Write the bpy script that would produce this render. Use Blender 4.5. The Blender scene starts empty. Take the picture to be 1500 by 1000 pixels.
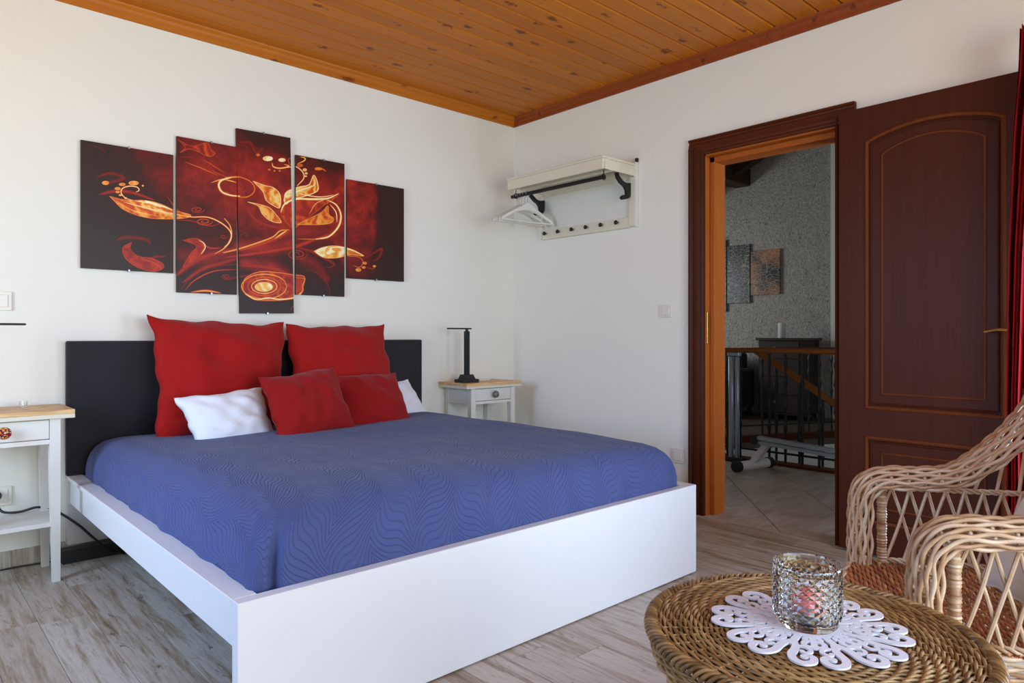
import bpy, math, random
import numpy as np
from mathutils import Vector, Matrix
random.seed(7); rng = np.random.RandomState(11)
C = bpy.context.scene.collection
PI = math.pi

# ------------------------------------------------------------------ camera
F, YAW, HOR, CZ = 1009.1, 0.8287, 492.15, 1.0228
scn = bpy.context.scene
cam = bpy.data.objects.new('camera', bpy.data.cameras.new('camera')); C.objects.link(cam)
cam.location = (0, 0, CZ); cam.rotation_euler = (PI/2, 0, YAW - PI/2)
cam.data.sensor_width = 36; cam.data.lens = F*36/1500; cam.data.shift_y = -(500-HOR)/1500
cam.data.clip_start = .02
scn.camera = cam
# ------------------------------------------------------------------ world, lights, exposure
w = bpy.data.worlds.new('World'); scn.world = w; w.use_nodes = True
bg = w.node_tree.nodes['Background']; bg.inputs[0].default_value = (.62, .78, 1, 1); bg.inputs[1].default_value = .15
def area(name, loc, target, sx, sy, power, col, spread=PI):
    l = bpy.data.lights.new(name, 'AREA'); l.shape = 'RECTANGLE'; l.size = sx; l.size_y = sy
    l.energy = power; l.color = col; l.spread = spread
    o = bpy.data.objects.new(name, l); C.objects.link(o); o.location = loc
    o.rotation_euler = (Vector(target)-Vector(loc)).to_track_quat('-Z', 'Z').to_euler(); return o
# openings let in cool sky light that falls downwards and warm light thrown up from the sunlit ground
area('sky_rear', (1.1, -1.62, 1.45), (1.2, 2.2, -.3), 2.3, 1.8, 64, (.46, .68, 1), 2.5)
area('ground_rear', (1.1, -1.60, 1.1), (1.0, 2.6, 3.2), 2.3, 1.6, 43, (1, .86, .45), 2.6)
area('ground_balcony', (3.62, -.25, 1.0), (.2, 2.6, 2.7), 1.4, 1.8, 88, (.57, .71, .93), 2.6)
area('sky_left', (-1.62, 2.2, 1.5), (3.3, 2.6, -.9), 1.3, 1.2, 31, (.30, .56, 1), 1.9)
area('fill_left', (-1.62, 2.4, 1.2), (.9, 3.8, 2.6), 1.2, 1.0, 22, (1, .95, .68), 2.4)  # extra fill lamp added at the left window to brighten the upper headboard wall
area('daylight_hall', (6.4, 6.95, 1.9), (7.2, 3, 1.0), 1.8, 1.4, 62, (.86, .93, 1), PI)
scn.view_settings.view_transform = 'Standard'; scn.view_settings.look = 'None'
scn.view_settings.exposure = 0.0; scn.view_settings.gamma = 1; scn.view_settings.use_curve_mapping = False

DX, DY, ZC = 3.467, 3.76, 2.63          # door wall, headboard wall, ceiling boards
XL, YR = -1.5, -1.5                     # unseen walls

# ------------------------------------------------------------------ helpers
class MB:
    def __init__(s): s.v = []; s.f = []; s.n = 0; s.uv = None
    def add(s, v, f):
        v = np.asarray(v, float).reshape(-1, 3); b = s.n
        s.v.append(v); s.n += len(v); s.f += [tuple(int(i)+b for i in q) for q in f]; return s
    def box(s, a, b, ch=0.0):
        x0, y0, z0 = a; x1, y1, z1 = b
        if ch <= 0:
            v = [(x, y, z) for x in (x0, x1) for y in (y0, y1) for z in (z0, z1)]
            return s.add(v, [(0, 1, 3, 2), (4, 6, 7, 5), (0, 4, 5, 1), (2, 3, 7, 6), (0, 2, 6, 4), (1, 5, 7, 3)])
        c = min(ch, (x1-x0)/2.01, (y1-y0)/2.01, (z1-z0)/2.01); v = []; idx = {}
        for i, X in enumerate((x0, x1)):
            for j, Y in enumerate((y0, y1)):
                for k, Z in enumerate((z0, z1)):
                    sx, sy, sz = (c if i == 0 else -c), (c if j == 0 else -c), (c if k == 0 else -c)
                    idx[i, j, k, 0] = len(v); v.append((X, Y+sy, Z+sz))
                    idx[i, j, k, 1] = len(v); v.append((X+sx, Y, Z+sz))
                    idx[i, j, k, 2] = len(v); v.append((X+sx, Y+sy, Z))
        f = []; r = [(0, 0), (1, 0), (1, 1), (0, 1)]
        for i in (0, 1): f.append([idx[i, a_, b_, 0] for a_, b_ in r])
        for j in (0, 1): f.append([idx[a_, j, b_, 1] for a_, b_ in r])
        for k in (0, 1): f.append([idx[a_, b_, k, 2] for a_, b_ in r])
        for a_ in (0, 1):
            for b_ in (0, 1):
                f.append([idx[a_, b_, 0, 0], idx[a_, b_, 1, 0], idx[a_, b_, 1, 1], idx[a_, b_, 0, 1]])
                f.append([idx[a_, 0, b_, 0], idx[a_, 1, b_, 0], idx[a_, 1, b_, 2], idx[a_, 0, b_, 2]])
                f.append([idx[0, a_, b_, 1], idx[1, a_, b_, 1], idx[1, a_, b_, 2], idx[0, a_, b_, 2]])
                for k in (0, 1): f.append([idx[a_, b_, k, 0], idx[a_, b_, k, 1], idx[a_, b_, k, 2]])
        return s.add(v, f)
    def prism(s, poly, axis, lo, hi):
        # poly: 2-D points; axis 0: (y,z)  1: (x,z)  2: (x,y)
        def P(p, t):
            return (t, p[0], p[1]) if axis == 0 else ((p[0], t, p[1]) if axis == 1 else (p[0], p[1], t))
        n = len(poly); v = [P(p, lo) for p in poly]+[P(p, hi) for p in poly]
        f = [tuple(range(n-1, -1, -1)), tuple(range(n, 2*n))]+[(i, (i+1) % n, n+(i+1) % n, n+i) for i in range(n)]
        return s.add(v, f)
    def tube(s, P, r, n=6, closed=False, cap=True, flat=1.0):
        P = np.asarray(P, float); N = len(P); r = np.broadcast_to(np.asarray(r, float), (N,))
        T = (np.roll(P, -1, 0)-np.roll(P, 1, 0)) if closed else np.gradient(P, axis=0)
        T /= np.linalg.norm(T, axis=1)[:, None]+1e-12
        u = np.array([0, 0, 1.]) if abs(T[0, 2]) < .9 else np.array([1., 0, 0])
        U = np.empty_like(P)
        for i in range(N):
            u = u-T[i]*(u@T[i]); u = u/(np.linalg.norm(u)+1e-12); U[i] = u
        V = np.cross(T, U); a = np.arange(n)*2*PI/n
        ring = P[:, None]+r[:, None, None]*(np.cos(a)[None, :, None]*U[:, None]*flat+np.sin(a)[None, :, None]*V[:, None])
        f = []
        for i in range(N if closed else N-1):
            j = (i+1) % N
            for k in range(n): f.append((i*n+k, i*n+(k+1) % n, j*n+(k+1) % n, j*n+k))
        if cap and not closed: f += [tuple(range(n-1, -1, -1)), tuple((N-1)*n+k for k in range(n))]
        return s.add(ring, f)
    def lathe(s, prof, c, n=24, axis=2, flip=1):
        v = []
        for rr, h in prof:
            for k in range(n):
                a = 2*PI*k/n; p = (rr*math.cos(a), rr*math.sin(a), h*flip)
                if axis == 0: p = (p[2], p[0], p[1])
                if axis == 1: p = (p[0], p[2], p[1])
                v.append((p[0]+c[0], p[1]+c[1], p[2]+c[2]))
        f = [(i*n+k, i*n+(k+1) % n, (i+1)*n+(k+1) % n, (i+1)*n+k) for i in range(len(prof)-1) for k in range(n)]
        f += [tuple(range(n-1, -1, -1)), tuple((len(prof)-1)*n+k for k in range(n))]
        return s.add(v, f)
    def build(s, name, m, parent=None, smooth=False, kind=None, label=None, uv=None):
        me = bpy.data.meshes.new(name); me.from_pydata(np.concatenate(s.v).tolist(), [], s.f)
        import bmesh
        bm = bmesh.new(); bm.from_mesh(me); bmesh.ops.recalc_face_normals(bm, faces=bm.faces); bm.to_mesh(me); bm.free()
        if smooth:
            me.shade_smooth()
            if smooth != 'all': me.set_sharp_from_angle(angle=math.radians(38))
        if uv is not None:
            L = me.uv_layers.new(name='UVMap'); li = np.empty(len(me.loops), int); me.loops.foreach_get('vertex_index', li)
            L.data.foreach_set('uv', np.asarray(uv)[li].astype('f').ravel())
        me.materials.append(m); me.update()
        o = bpy.data.objects.new(name, me); C.objects.link(o)
        if parent: o.parent = parent
        if kind: o['kind'] = kind
        if label: o['label'] = label
        return o
def tag(o, label, cat, group=None):
    o['label'] = label; o['category'] = cat
    if group: o['group'] = group
    return o
def thing(name, loc, label, cat, group=None):
    o = bpy.data.objects.new(name, None); C.objects.link(o); o.location = loc; o.empty_display_size = .05
    return tag(o, label, cat, group)
def put(o, root):           # world-space mesh becomes a part of a thing whose base is elsewhere
    o.parent = root; o.matrix_parent_inverse = Matrix.Translation(-root.location) if root.type == 'EMPTY' else Matrix()
    return o
def fb(mb, name, m, root, **k):
    o = mb.build(name, m, **k); return put(o, root)
def catmull(pts, n=12):
    P = np.array(pts, float); P = np.vstack([2*P[0]-P[1], P, 2*P[-1]-P[-2]]); out = []
    for i in range(1, len(P)-2):
        for t in np.arange(n)/n:
            out.append(.5*((2*P[i])+(-P[i-1]+P[i+1])*t+(2*P[i-1]-5*P[i]+4*P[i+1]-P[i+2])*t*t+(-P[i-1]+3*P[i]-3*P[i+1]+P[i+2])*t**3))
    out.append(P[-2]); return np.array(out)

# ------------------------------------------------------------------ materials
def srgb(r, g, b):
    f = lambda c: c/12.92 if c <= .04045 else ((c+.055)/1.055)**2.4
    return (f(r/255), f(g/255), f(b/255), 1)
class N:
    def __init__(s, name):
        s.m = bpy.data.materials.new(name); s.m.use_nodes = True; s.t = s.m.node_tree
        s.b = s.t.nodes['Principled BSDF']; s.out = s.t.nodes['Material Output']
    def n(s, typ, ins=None, **k):
        d = s.t.nodes.new(typ)
        for a, v in k.items(): setattr(d, a, v)
        for a, v in (ins or {}).items():
            i = d.inputs[a]
            if isinstance(v, bpy.types.NodeSocket): s.t.links.new(v, i)
            else: i.default_value = v
        return d
    def math(s, op, a, b=0.0, c=0.0): return s.n('ShaderNodeMath', {0: a, 1: b, 2: c}, operation=op).outputs[0]
    def mix(s, f, a, b, mode='MIX'):
        d = s.n('ShaderNodeMix', {0: f, 6: a, 7: b}, data_type='RGBA', blend_type=mode); return d.outputs[2]
    def ramp(s, f, stops):
        d = s.n('ShaderNodeValToRGB', {0: f}); e = d.color_ramp.elements
        while len(e) < len(stops): e.new(.5)
        for x, (p, c) in zip(e, stops): x.position = p; x.color = c
        return d.outputs[0]
    def map(s, scale, coord='Object', rot=(0, 0, 0), off=None):
        t = s.n('ShaderNodeTexCoord'); v = t.outputs[coord]
        if off is not None:
            v = s.n('ShaderNodeVectorMath', {0: v, 1: off}, operation='ADD').outputs[0]
        return s.n('ShaderNodeMapping', {0: v, 2: rot, 3: scale}).outputs[0]
    def bump(s, h, st, dist=.002):
        s.t.links.new(s.n('ShaderNodeBump', {'Height': h, 'Strength': st, 'Distance': dist}).outputs[0], s.b.inputs['Normal'])
    def set(s, **k):
        for a, v in k.items():
            i = s.b.inputs[a.replace('_', ' ')]
            if isinstance(v, bpy.types.NodeSocket): s.t.links.new(v, i)
            else: i.default_value = v
        return s.m
def randvec(g, k=37.0):
    r = g.n('ShaderNodeObjectInfo').outputs['Random']
    return g.n('ShaderNodeCombineXYZ', {0: g.math('MULTIPLY', r, k), 1: g.math('MULTIPLY', r, k*1.7), 2: g.math('MULTIPLY', r, k*.6)}).outputs[0]
def flat(name, col, rough=.5, metal=0.0, noise=.06, bump=.0, scale=30, spec=.5):
    g = N(name); nz = g.n('ShaderNodeTexNoise', {0: g.map((1, 1, 1)), 'Scale': scale, 'Detail': 4.0}).outputs[0]
    c2 = tuple(x*(1-noise*2) for x in col[:3])+(1,)
    g.set(Base_Color=g.mix(nz, col, c2), Roughness=rough, Metallic=metal, Specular_IOR_Level=spec)
    if bump: g.bump(nz, bump)
    return g.m
M = {}
def wall_mat(name, col):
    g = N(name); v = g.map((1, 1, 1))
    a = g.n('ShaderNodeTexNoise', {0: v, 'Scale': 1.3, 'Detail': 2.0}).outputs[0]
    b = g.n('ShaderNodeTexNoise', {0: v, 'Scale': 90.0, 'Detail': 3.0}).outputs[0]
    g.set(Base_Color=g.mix(a, col, tuple(x*.96 for x in col[:3])+(1,)), Roughness=.75, Specular_IOR_Level=.25)
    g.bump(b, .12, .001); return g.m
M['wall'] = wall_mat('painted_wall', srgb(236, 234, 224))
def plaster():
    g = N('rough_plaster'); v = g.map((1, 1, 1))
    a = g.n('ShaderNodeTexNoise', {0: v, 'Scale': 38.0, 'Detail': 6.0, 'Roughness': .75, 'Distortion': 1.2}).outputs[0]
    b = g.n('ShaderNodeTexVoronoi', {0: v, 'Scale': 38.0}).outputs[0]
    h = g.math('ADD', a, g.math('MULTIPLY', b, .6))
    c = g.ramp(a, [(.36, srgb(118, 108, 98)), (.47, srgb(196, 188, 176)), (.7, srgb(222, 216, 206))])
    g.set(Base_Color=c, Roughness=.95); g.bump(h, 1.0, .02); return g.m
M['plaster'] = plaster()
def pine(name, c0, c1, kn=.9):
    g = N(name); rv = randvec(g); v = g.map((.7, 9, 9), off=rv); v2 = g.map((1, 1, 1), off=rv)
    wv = g.n('ShaderNodeTexNoise', {0: v, 'Scale': 5.0, 'Detail': 5.0, 'Distortion': .6}).outputs[0]
    fine = g.n('ShaderNodeTexNoise', {0: g.map((3, 90, 90), off=rv), 'Scale': 1.5, 'Detail': 3.0}).outputs[0]
    ds = g.n('ShaderNodeTexNoise', {0: v2, 'Scale': 30.0, 'Detail': 2.0})
    vv = g.n('ShaderNodeVectorMath', {0: g.map((3.4, 9, 9), off=rv), 1: g.n('ShaderNodeVectorMath', {0: ds.outputs[1], 3: .42}, operation='SCALE').outputs[0]}, operation='ADD').outputs[0]
    k = g.n('ShaderNodeTexVoronoi', {0: vv, 'Scale': 1.25}).outputs[0]
    km = g.ramp(k, [(0, (1, 1, 1, 1)), (.12, (.8, .8, .8, 1)), (.20, (0, 0, 0, 1))])
    c = g.mix(wv, c0, c1); c = g.mix(g.math('MULTIPLY', fine, .35), c, tuple(x*.45 for x in c0[:3])+(1,))
    obr = g.n('ShaderNodeObjectInfo').outputs['Random']
    c = g.mix(g.math('MULTIPLY', obr, .35), c, tuple(x*.62 for x in c1[:3])+(1,))
    c = g.mix(g.math('MULTIPLY', km, kn), c, srgb(84, 30, 6))
    g.set(Base_Color=c, Roughness=.42, Specular_IOR_Level=.2); return g.m
M['pine'] = pine('varnished_pine', srgb(216, 132, 28), srgb(178, 92, 18))
M['pine_trim'] = pine('varnished_pine_trim', srgb(222, 140, 36), srgb(182, 94, 22), .8)
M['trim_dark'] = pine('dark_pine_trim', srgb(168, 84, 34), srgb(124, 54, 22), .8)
def floor_mat():
    g = N('whitewashed_wood_tile'); rv = randvec(g, 53.0)
    v = g.map((12, .9, 1), off=rv)
    a = g.n('ShaderNodeTexNoise', {0: v, 'Scale': 2.0, 'Detail': 9.0, 'Roughness': .66, 'Distortion': .25}).outputs[0]
    b = g.n('ShaderNodeTexNoise', {0: g.map((30, 2.2, 1), off=rv), 'Scale': 4.0, 'Detail': 6.0, 'Roughness': .7}).outputs[0]
    d = g.n('ShaderNodeTexNoise', {0: g.map((9, 2, 1), off=rv), 'Scale': 3.4, 'Detail': 10.0, 'Roughness': .8, 'Distortion': .9}).outputs[0]
    c = g.ramp(a, [(.3, srgb(112, 90, 66)), (.42, srgb(150, 132, 108)), (.54, srgb(196, 188, 176)), (.64, srgb(172, 160, 144)), (.72, srgb(124, 106, 84))])
    c = g.mix(g.ramp(b, [(.42, (0, 0, 0, 1)), (.72, (.65, .65, .65, 1))]), c, srgb(210, 204, 196))
    c = g.mix(g.ramp(d, [(.36, (.9, .9, .9, 1)), (.43, (0, 0, 0, 1))]), c, srgb(96, 78, 60))
    obr = g.n('ShaderNodeObjectInfo').outputs['Random']
    c = g.mix(g.math('MULTIPLY', obr, .45), c, srgb(132, 112, 88))
    g.set(Base_Color=c, Roughness=.42, Specular_IOR_Level=.45); g.bump(b, .15, .001); return g.m
M['floor'] = floor_mat()
M['grout'] = flat('floor_grout', srgb(92, 82, 74), .9)
def dark_wood(name, c0, c1, vert=True, rough=.42):
    g = N(name); sc = (18, 18, .8) if vert else (18, .8, 18)
    a = g.n('ShaderNodeTexNoise', {0: g.map(sc), 'Scale': 2.5, 'Detail': 6.0, 'Distortion': .4}).outputs[0]
    b = g.n('ShaderNodeTexNoise', {0: g.map(tuple(x*6 for x in sc)), 'Scale': 2.0, 'Detail': 3.0}).outputs[0]
    c = g.mix(a, c0, c1); c = g.mix(g.math('MULTIPLY', b, .3), c, tuple(x*.4 for x in c0[:3])+(1,))
    g.set(Base_Color=c, Roughness=rough, Specular_IOR_Level=.14); return g.m
M['mahog'] = dark_wood('mahogany', srgb(84, 36, 14), srgb(60, 24, 9))
M['mahog_h'] = dark_wood('mahogany_cross', srgb(98, 42, 14), srgb(70, 28, 10), False)
M['mould'] = dark_wood('mahogany_moulding', srgb(124, 64, 30), srgb(84, 40, 20))
M['jamb'] = dark_wood('honey_jamb', srgb(186, 102, 40), srgb(160, 80, 28))
M['white'] = flat('white_lacquer', srgb(228, 228, 230), .32, noise=.01)
M['whitep'] = flat('white_paint', srgb(224, 222, 214), .4, noise=.02)
M['cream'] = flat('cream_paint', srgb(222, 216, 196), .45, noise=.03)
M['charcoal'] = flat('charcoal_cover', srgb(33, 33, 39), .85, noise=.1, bump=.1, scale=200)
M['black'] = flat('black_metal', srgb(22, 22, 24), .38, .3)
M['blackp'] = flat('black_plastic', srgb(20, 20, 22), .5)
M['steel'] = flat('brushed_aluminium', srgb(170, 178, 188), .3, .85)
M['brass'] = flat('brass', srgb(190, 160, 100), .25, .9)
M['plastic'] = flat('white_plastic', srgb(226, 222, 210), .35, noise=.01)
def ns_top():
    g = N('pine_block_top'); v = g.map((2, 14, 14))
    a = g.n('ShaderNodeTexNoise', {0: v, 'Scale': 3.0, 'Detail': 5.0, 'Distortion': 1.0}).outputs[0]
    k = g.n('ShaderNodeTexVoronoi', {0: g.map((7, 11, 4)), 'Scale': 1.0}).outputs[0]
    c = g.ramp(a, [(.35, srgb(196, 148, 92)), (.6, srgb(226, 188, 134))])
    c = g.mix(g.ramp(k, [(.05, (1, 1, 1, 1)), (.15, (0, 0, 0, 1))]), c, srgb(120, 70, 34))
    g.set(Base_Color=c, Roughness=.45); return g.m
M['nstop'] = ns_top()
def fabric(name, col, bs=.25, sc=420, sheen=.1, wr=5.0, wb=.7):
    g = N(name); v = g.map((1, 1, 1))
    a = g.n('ShaderNodeTexNoise', {0: v, 'Scale': wr, 'Detail': 5.0, 'Distortion': .8}).outputs[0]
    b = g.n('ShaderNodeTexNoise', {0: v, 'Scale': float(sc), 'Detail': 2.0}).outputs[0]
    g.set(Base_Color=g.mix(g.math('MULTIPLY', a, .25), col, tuple(x*.8 for x in col[:3])+(1,)), Roughness=.9, Sheen_Weight=sheen, Specular_IOR_Level=.15)
    b1 = g.n('ShaderNodeBump', {'Height': a, 'Strength': wb, 'Distance': .012})
    b2 = g.n('ShaderNodeBump', {'Height': b, 'Strength': bs, 'Distance': .001, 'Normal': b1.outputs[0]})
    g.t.links.new(b2.outputs[0], g.b.inputs['Normal']); return g.m
M['red'] = fabric('crimson_cotton', srgb(158, 22, 20))
M['red2'] = fabric('ribbed_crimson', srgb(142, 20, 20), .5, 300)
M['linen'] = fabric('white_cotton', srgb(226, 230, 240))
M['cushion'] = fabric('offwhite_canvas', srgb(214, 206, 194))
def quilt_mat():
    g = N('blue_quilted_cotton'); t = g.n('ShaderNodeUVMap').outputs[0]
    s = g.n('ShaderNodeSeparateXYZ', {0: t}); u, v = s.outputs[0], s.outputs[1]
    A = lambda *x: g.math(*x)
    u1 = A('ADD', u, A('MULTIPLY', A('SINE', A('MULTIPLY', v, 24.0)), .016))
    v1 = A('ADD', v, A('MULTIPLY', A('SINE', A('MULTIPLY', u, 19.0)), .022))
    col = A('PINGPONG', u1, .115)                       # herringbone columns with curved ribs
    curv = A('MULTIPLY', A('SINE', A('MULTIPLY', col, 2*PI/.115)), .020)
    ph = A('ADD', A('ADD', v1, A('MULTIPLY', col, 1.5)), curv)
    line = A('ABSOLUTE', A('SINE', A('MULTIPLY', ph, PI/.023)))
    edge = g.n('ShaderNodeMapRange', {0: line, 1: 0.0, 2: .55, 3: 0.0, 4: 1.0}).outputs[0]
    nz = g.n('ShaderNodeTexNoise', {0: g.map((1, 1, 1)), 'Scale': 7.0, 'Detail': 4.0}).outputs[0]
    fine = g.n('ShaderNodeTexNoise', {0: g.map((1, 1, 1)), 'Scale': 260.0, 'Detail': 2.0}).outputs[0]
    h = A('ADD', A('POWER', edge, .5), A('MULTIPLY', fine, .08))
    base = g.mix(A('MULTIPLY', nz, .3), srgb(74, 86, 136), srgb(62, 72, 116))
    base = g.mix(g.n('ShaderNodeMapRange', {0: line, 1: 0.0, 2: .2, 3: .35, 4: 0.0}).outputs[0], base, srgb(46, 54, 88))
    g.set(Base_Color=base, Roughness=.85, Sheen_Weight=.1, Specular_IOR_Level=.15)
    b1 = g.n('ShaderNodeBump', {'Height': nz, 'Strength': .35, 'Distance': .02})
    b2 = g.n('ShaderNodeBump', {'Height': h, 'Strength': .75, 'Distance': .0035, 'Normal': b1.outputs[0]})
    g.t.links.new(b2.outputs[0], g.b.inputs['Normal']); return g.m
M['quilt'] = quilt_mat()
def cane(name, stops, rough=.38, rs=.45):
    g = N(name); isl = g.n('ShaderNodeNewGeometry').outputs['Random Per Island']
    a = g.n('ShaderNodeTexNoise', {0: g.map((1, 1, 1)), 'Scale': 22.0, 'Detail': 5.0, 'Roughness': .7}).outputs[0]
    f = g.math('ADD', g.math('MULTIPLY', isl, rs), g.math('MULTIPLY', a, 1-rs))
    g.set(Base_Color=g.ramp(f, stops), Roughness=rough, Specular_IOR_Level=.5); g.bump(a, .2, .001); return g.m
M['wick_table'] = cane('brown_rattan', [(.2, srgb(84, 58, 30)), (.45, srgb(138, 104, 60)), (.75, srgb(182, 148, 98))], rs=.35)
M['wick_chair'] = cane('natural_willow', [(.15, srgb(134, 86, 50)), (.42, srgb(186, 148, 112)), (.78, srgb(222, 202, 180))])
M['wick_seat'] = cane('orange_willow', [(.2, srgb(112, 60, 28)), (.5, srgb(170, 104, 54)), (.8, srgb(204, 146, 92))])
M['bamboo'] = cane('bamboo', [(.2, srgb(140, 100, 54)), (.7, srgb(178, 138, 84))])
M['doily'] = flat('white_felt', srgb(222, 224, 236), .85, noise=.02)
def glass():
    g = N('clear_glass'); g.set(Base_Color=(.97, 1, .97, 1), Roughness=.02, Transmission_Weight=1.0, IOR=1.48); return g.m
M['glass'] = glass()
M['pink'] = flat('pink_wax', srgb(240, 130, 140), .5)
def knob_mat(name, cols):
    g = N(name); v = g.n('ShaderNodeTexVoronoi', {0: g.map((1, 1, 1)), 'Scale': 170.0}).outputs[1]
    s = g.n('ShaderNodeSeparateColor', {0: v}).outputs[0]
    n = len(cols); d = g.ramp(s, [(i/n, c) for i, c in enumerate(cols)])
    d.node.color_ramp.interpolation = 'CONSTANT'
    g.set(Base_Color=d, Roughness=.15); return g.m
M['knob_l'] = knob_mat('painted_ceramic', [srgb(120, 20, 40), srgb(200, 120, 40), srgb(60, 24, 60), srgb(220, 180, 110), srgb(150, 30, 24)])
M['knob_r'] = knob_mat('grey_ceramic', [srgb(90, 90, 96), srgb(150, 140, 120), srgb(60, 62, 70), srgb(120, 118, 112)])
def tile_mat():
    g = N('stone_hall_tile'); rv = randvec(g)
    a = g.n('ShaderNodeTexNoise', {0: g.map((1.2, 5, 1), off=rv), 'Scale': 4.0, 'Detail': 7.0, 'Distortion': .8}).outputs[0]
    g.set(Base_Color=g.ramp(a, [(.3, srgb(150, 134, 120)), (.6, srgb(186, 172, 156))]), Roughness=.3); return g.m
M['tile'] = tile_mat()
def curtain_mat():
    g = N('red_patterned_curtain'); s = g.n('ShaderNodeSeparateXYZ', {0: g.n('ShaderNodeUVMap').outputs[0]})
    A = lambda *x: g.math(*x); u, v = s.outputs[0], s.outputs[1]
    uu = A('ADD', u, A('MULTIPLY', A('SINE', A('MULTIPLY', v, 9.0)), .022))
    uu = A('ADD', uu, A('MULTIPLY', A('SINE', A('ADD', A('MULTIPLY', v, 21.0), 1.0)), .008))
    ln = A('LESS_THAN', A('ABSOLUTE', A('SINE', A('MULTIPLY', uu, PI/.062))), .14)
    cu = A('LESS_THAN', A('PINGPONG', u, .14), .028); cv = A('LESS_THAN', A('PINGPONG', A('ADD', v, .08), .22), .016)
    c = g.mix(ln, srgb(140, 14, 20), srgb(34, 8, 18)); c = g.mix(A('MULTIPLY', cu, cv), c, srgb(160, 120, 116))
    g.set(Base_Color=c, Roughness=.9, Specular_IOR_Level=.1); return g.m
M['curtain'] = curtain_mat()

# ------------------------------------------------------------------ setting: bedroom shell
def struct(o): o['kind'] = 'structure'; return o
T = .18
WY0, WY1 = -1.0, .60                                   # balcony door opening in the door wall
b = MB()
b.box((DX, 2.162, 0), (DX+.14, DY, 3.2)); b.box((DX, 1.402, 2.062), (DX+.14, 2.162, 3.2)); b.box((DX, WY1, 0), (DX+.14, 1.402, 3.2))
b.box((DX, WY0, 2.2), (DX+.14, WY1, 3.2)); b.box((DX, YR, 0), (DX+.14, WY0, 3.2))
struct(b.build('wall_door', M['wall']))
struct(MB().box((XL-T, DY, 0), (DX+.14, DY+T, 3.2)).build('wall_headboard', M['wall']))
b = MB(); b.box((XL-T, YR, 0), (XL, 1.5, 3.2)); b.box((XL-T, 2.9, 0), (XL, DY, 3.2)); b.box((XL-T, 1.5, 0), (XL, 2.9, .8)); b.box((XL-T, 1.5, 2.1), (XL, 2.9, 3.2))
struct(b.build('wall_left', M['wall']))
b = MB(); b.box((XL-T, YR-T, 0), (-.1, YR, 3.2)); b.box((2.3, YR-T, 0), (DX+.14, YR, 3.2)); b.box((-.1, YR-T, 2.3), (2.3, YR, 3.2)); b.box((-.1, YR-T, 0), (2.3, YR, .3))
struct(b.build('wall_rear', M['wall']))
# windows (white frames; those behind the camera are out of the photograph)
def window(name, fixed, ax, a0, a1, z0, z1, mull):
    b = MB(); w_ = .06
    def bx(u0, u1, q0, q1):
        if ax == 'x': b.box((u0, fixed, q0), (u1, fixed+.05, q1), .004)
        else: b.box((fixed, u0, q0), (fixed+.05, u1, q1), .004)
    bx(a0, a0+w_, z0, z1); bx(a1-w_, a1, z0, z1); bx(a0+w_, a1-w_, z0, z0+w_); bx(a0+w_, a1-w_, z1-w_, z1)
    for m_ in mull: bx(m_-.04, m_+.04, z0+w_, z1-w_)
    return struct(b.build(name, M['white']))
window('window_1', DX+.04, 'y', WY0, WY1, 0.02, 2.2, [-.2])
window('window_2', XL-.1, 'y', 1.5, 2.9, .8, 2.1, [2.2])
window('window_3', YR-.1, 'x', -.1, 2.3, .3, 2.3, [1.1])
# floor: slab with single whitewashed plank tiles
fl = struct(MB().box((XL-T, YR-T, -.12), (DX, DY+T, -.004)).build('floor', M['grout']))
lens = {}
def plank_mesh(w_, L, h, ch, m, key):
    k = (round(w_, 4), round(L, 4), key)
    if k not in lens:
        o = MB().box((0, 0, -h), (w_, L, 0), ch).build('plank', m); lens[k] = o.data; bpy.data.objects.remove(o)
    return lens[k]
x = .717-.15*15; col = 0
offs = {15: 2.68, 21: 1.48, 12: 2.97}
while x < DX-.002:
    w_ = min(.15, DX-x)-.0015; y = offs.get(col, 1.9+rng.rand()*1.2)-1.2*4
    while y < DY-.01:
        y0, y1 = max(y, YR), min(y+1.2, DY)
        if y1-y0 > .02:
            o = bpy.data.objects.new('plank', plank_mesh(w_, y1-y0-.0015, .006, .0006, M['floor'], 'f')); C.objects.link(o); o.location = (x, y0, 0); o.parent = fl
        y += 1.2
    x += .15; col += 1
# ceiling: board lining of tongue and groove pine
ce = struct(MB().box((XL-T, YR-T, ZC+.018), (DX+.14, DY+T, ZC+.12)).build('ceiling', M['mahog']))
def board(w_, L):
    p = [(.002, .018), (.002, .006), (.008, 0), (w_-.009, 0), (w_-.003, .006), (w_-.003, .018)]
    return MB().prism(p, 0, 0, L)
yj = DY-.02-.113*.35
bm_cache = None
y = 2.963+.113*7
while y > YR:
    if bm_cache is None:
        o = board(.113, DX-XL).build('board', M['pine']); bm_cache = o.data
    else:
        o = bpy.data.objects.new('board', bm_cache); C.objects.link(o)
    o.location = (XL, y-.113, ZC); o.parent = ce; y -= .113
# ceiling trim: moulded strips
def trim_profile(): return [(0, 0), (.010, 0), (.016, .006), (.018, .020), (.026, .030), (.030, .044), (.044, .054), (.048, .064), (0, .064)]
tp = trim_profile()
b = MB(); b.prism([(DY-p[0], 2.568+p[1]) for p in tp], 0, XL, DX)
struct(b.build('trim_1', M['pine_trim']))
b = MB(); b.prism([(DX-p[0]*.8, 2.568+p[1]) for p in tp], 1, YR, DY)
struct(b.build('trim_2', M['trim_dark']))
# baseboards of the wood-look tile
struct(MB().box((XL, DY-.01, 0), (.632, DY, .072), .001).build('baseboard_headboard', M['floor']))
b = MB(); b.box((DX-.01, 2.246, 0), (DX, DY-.01, .072), .001)
struct(b.build('baseboard_door', M['floor']))

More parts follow.
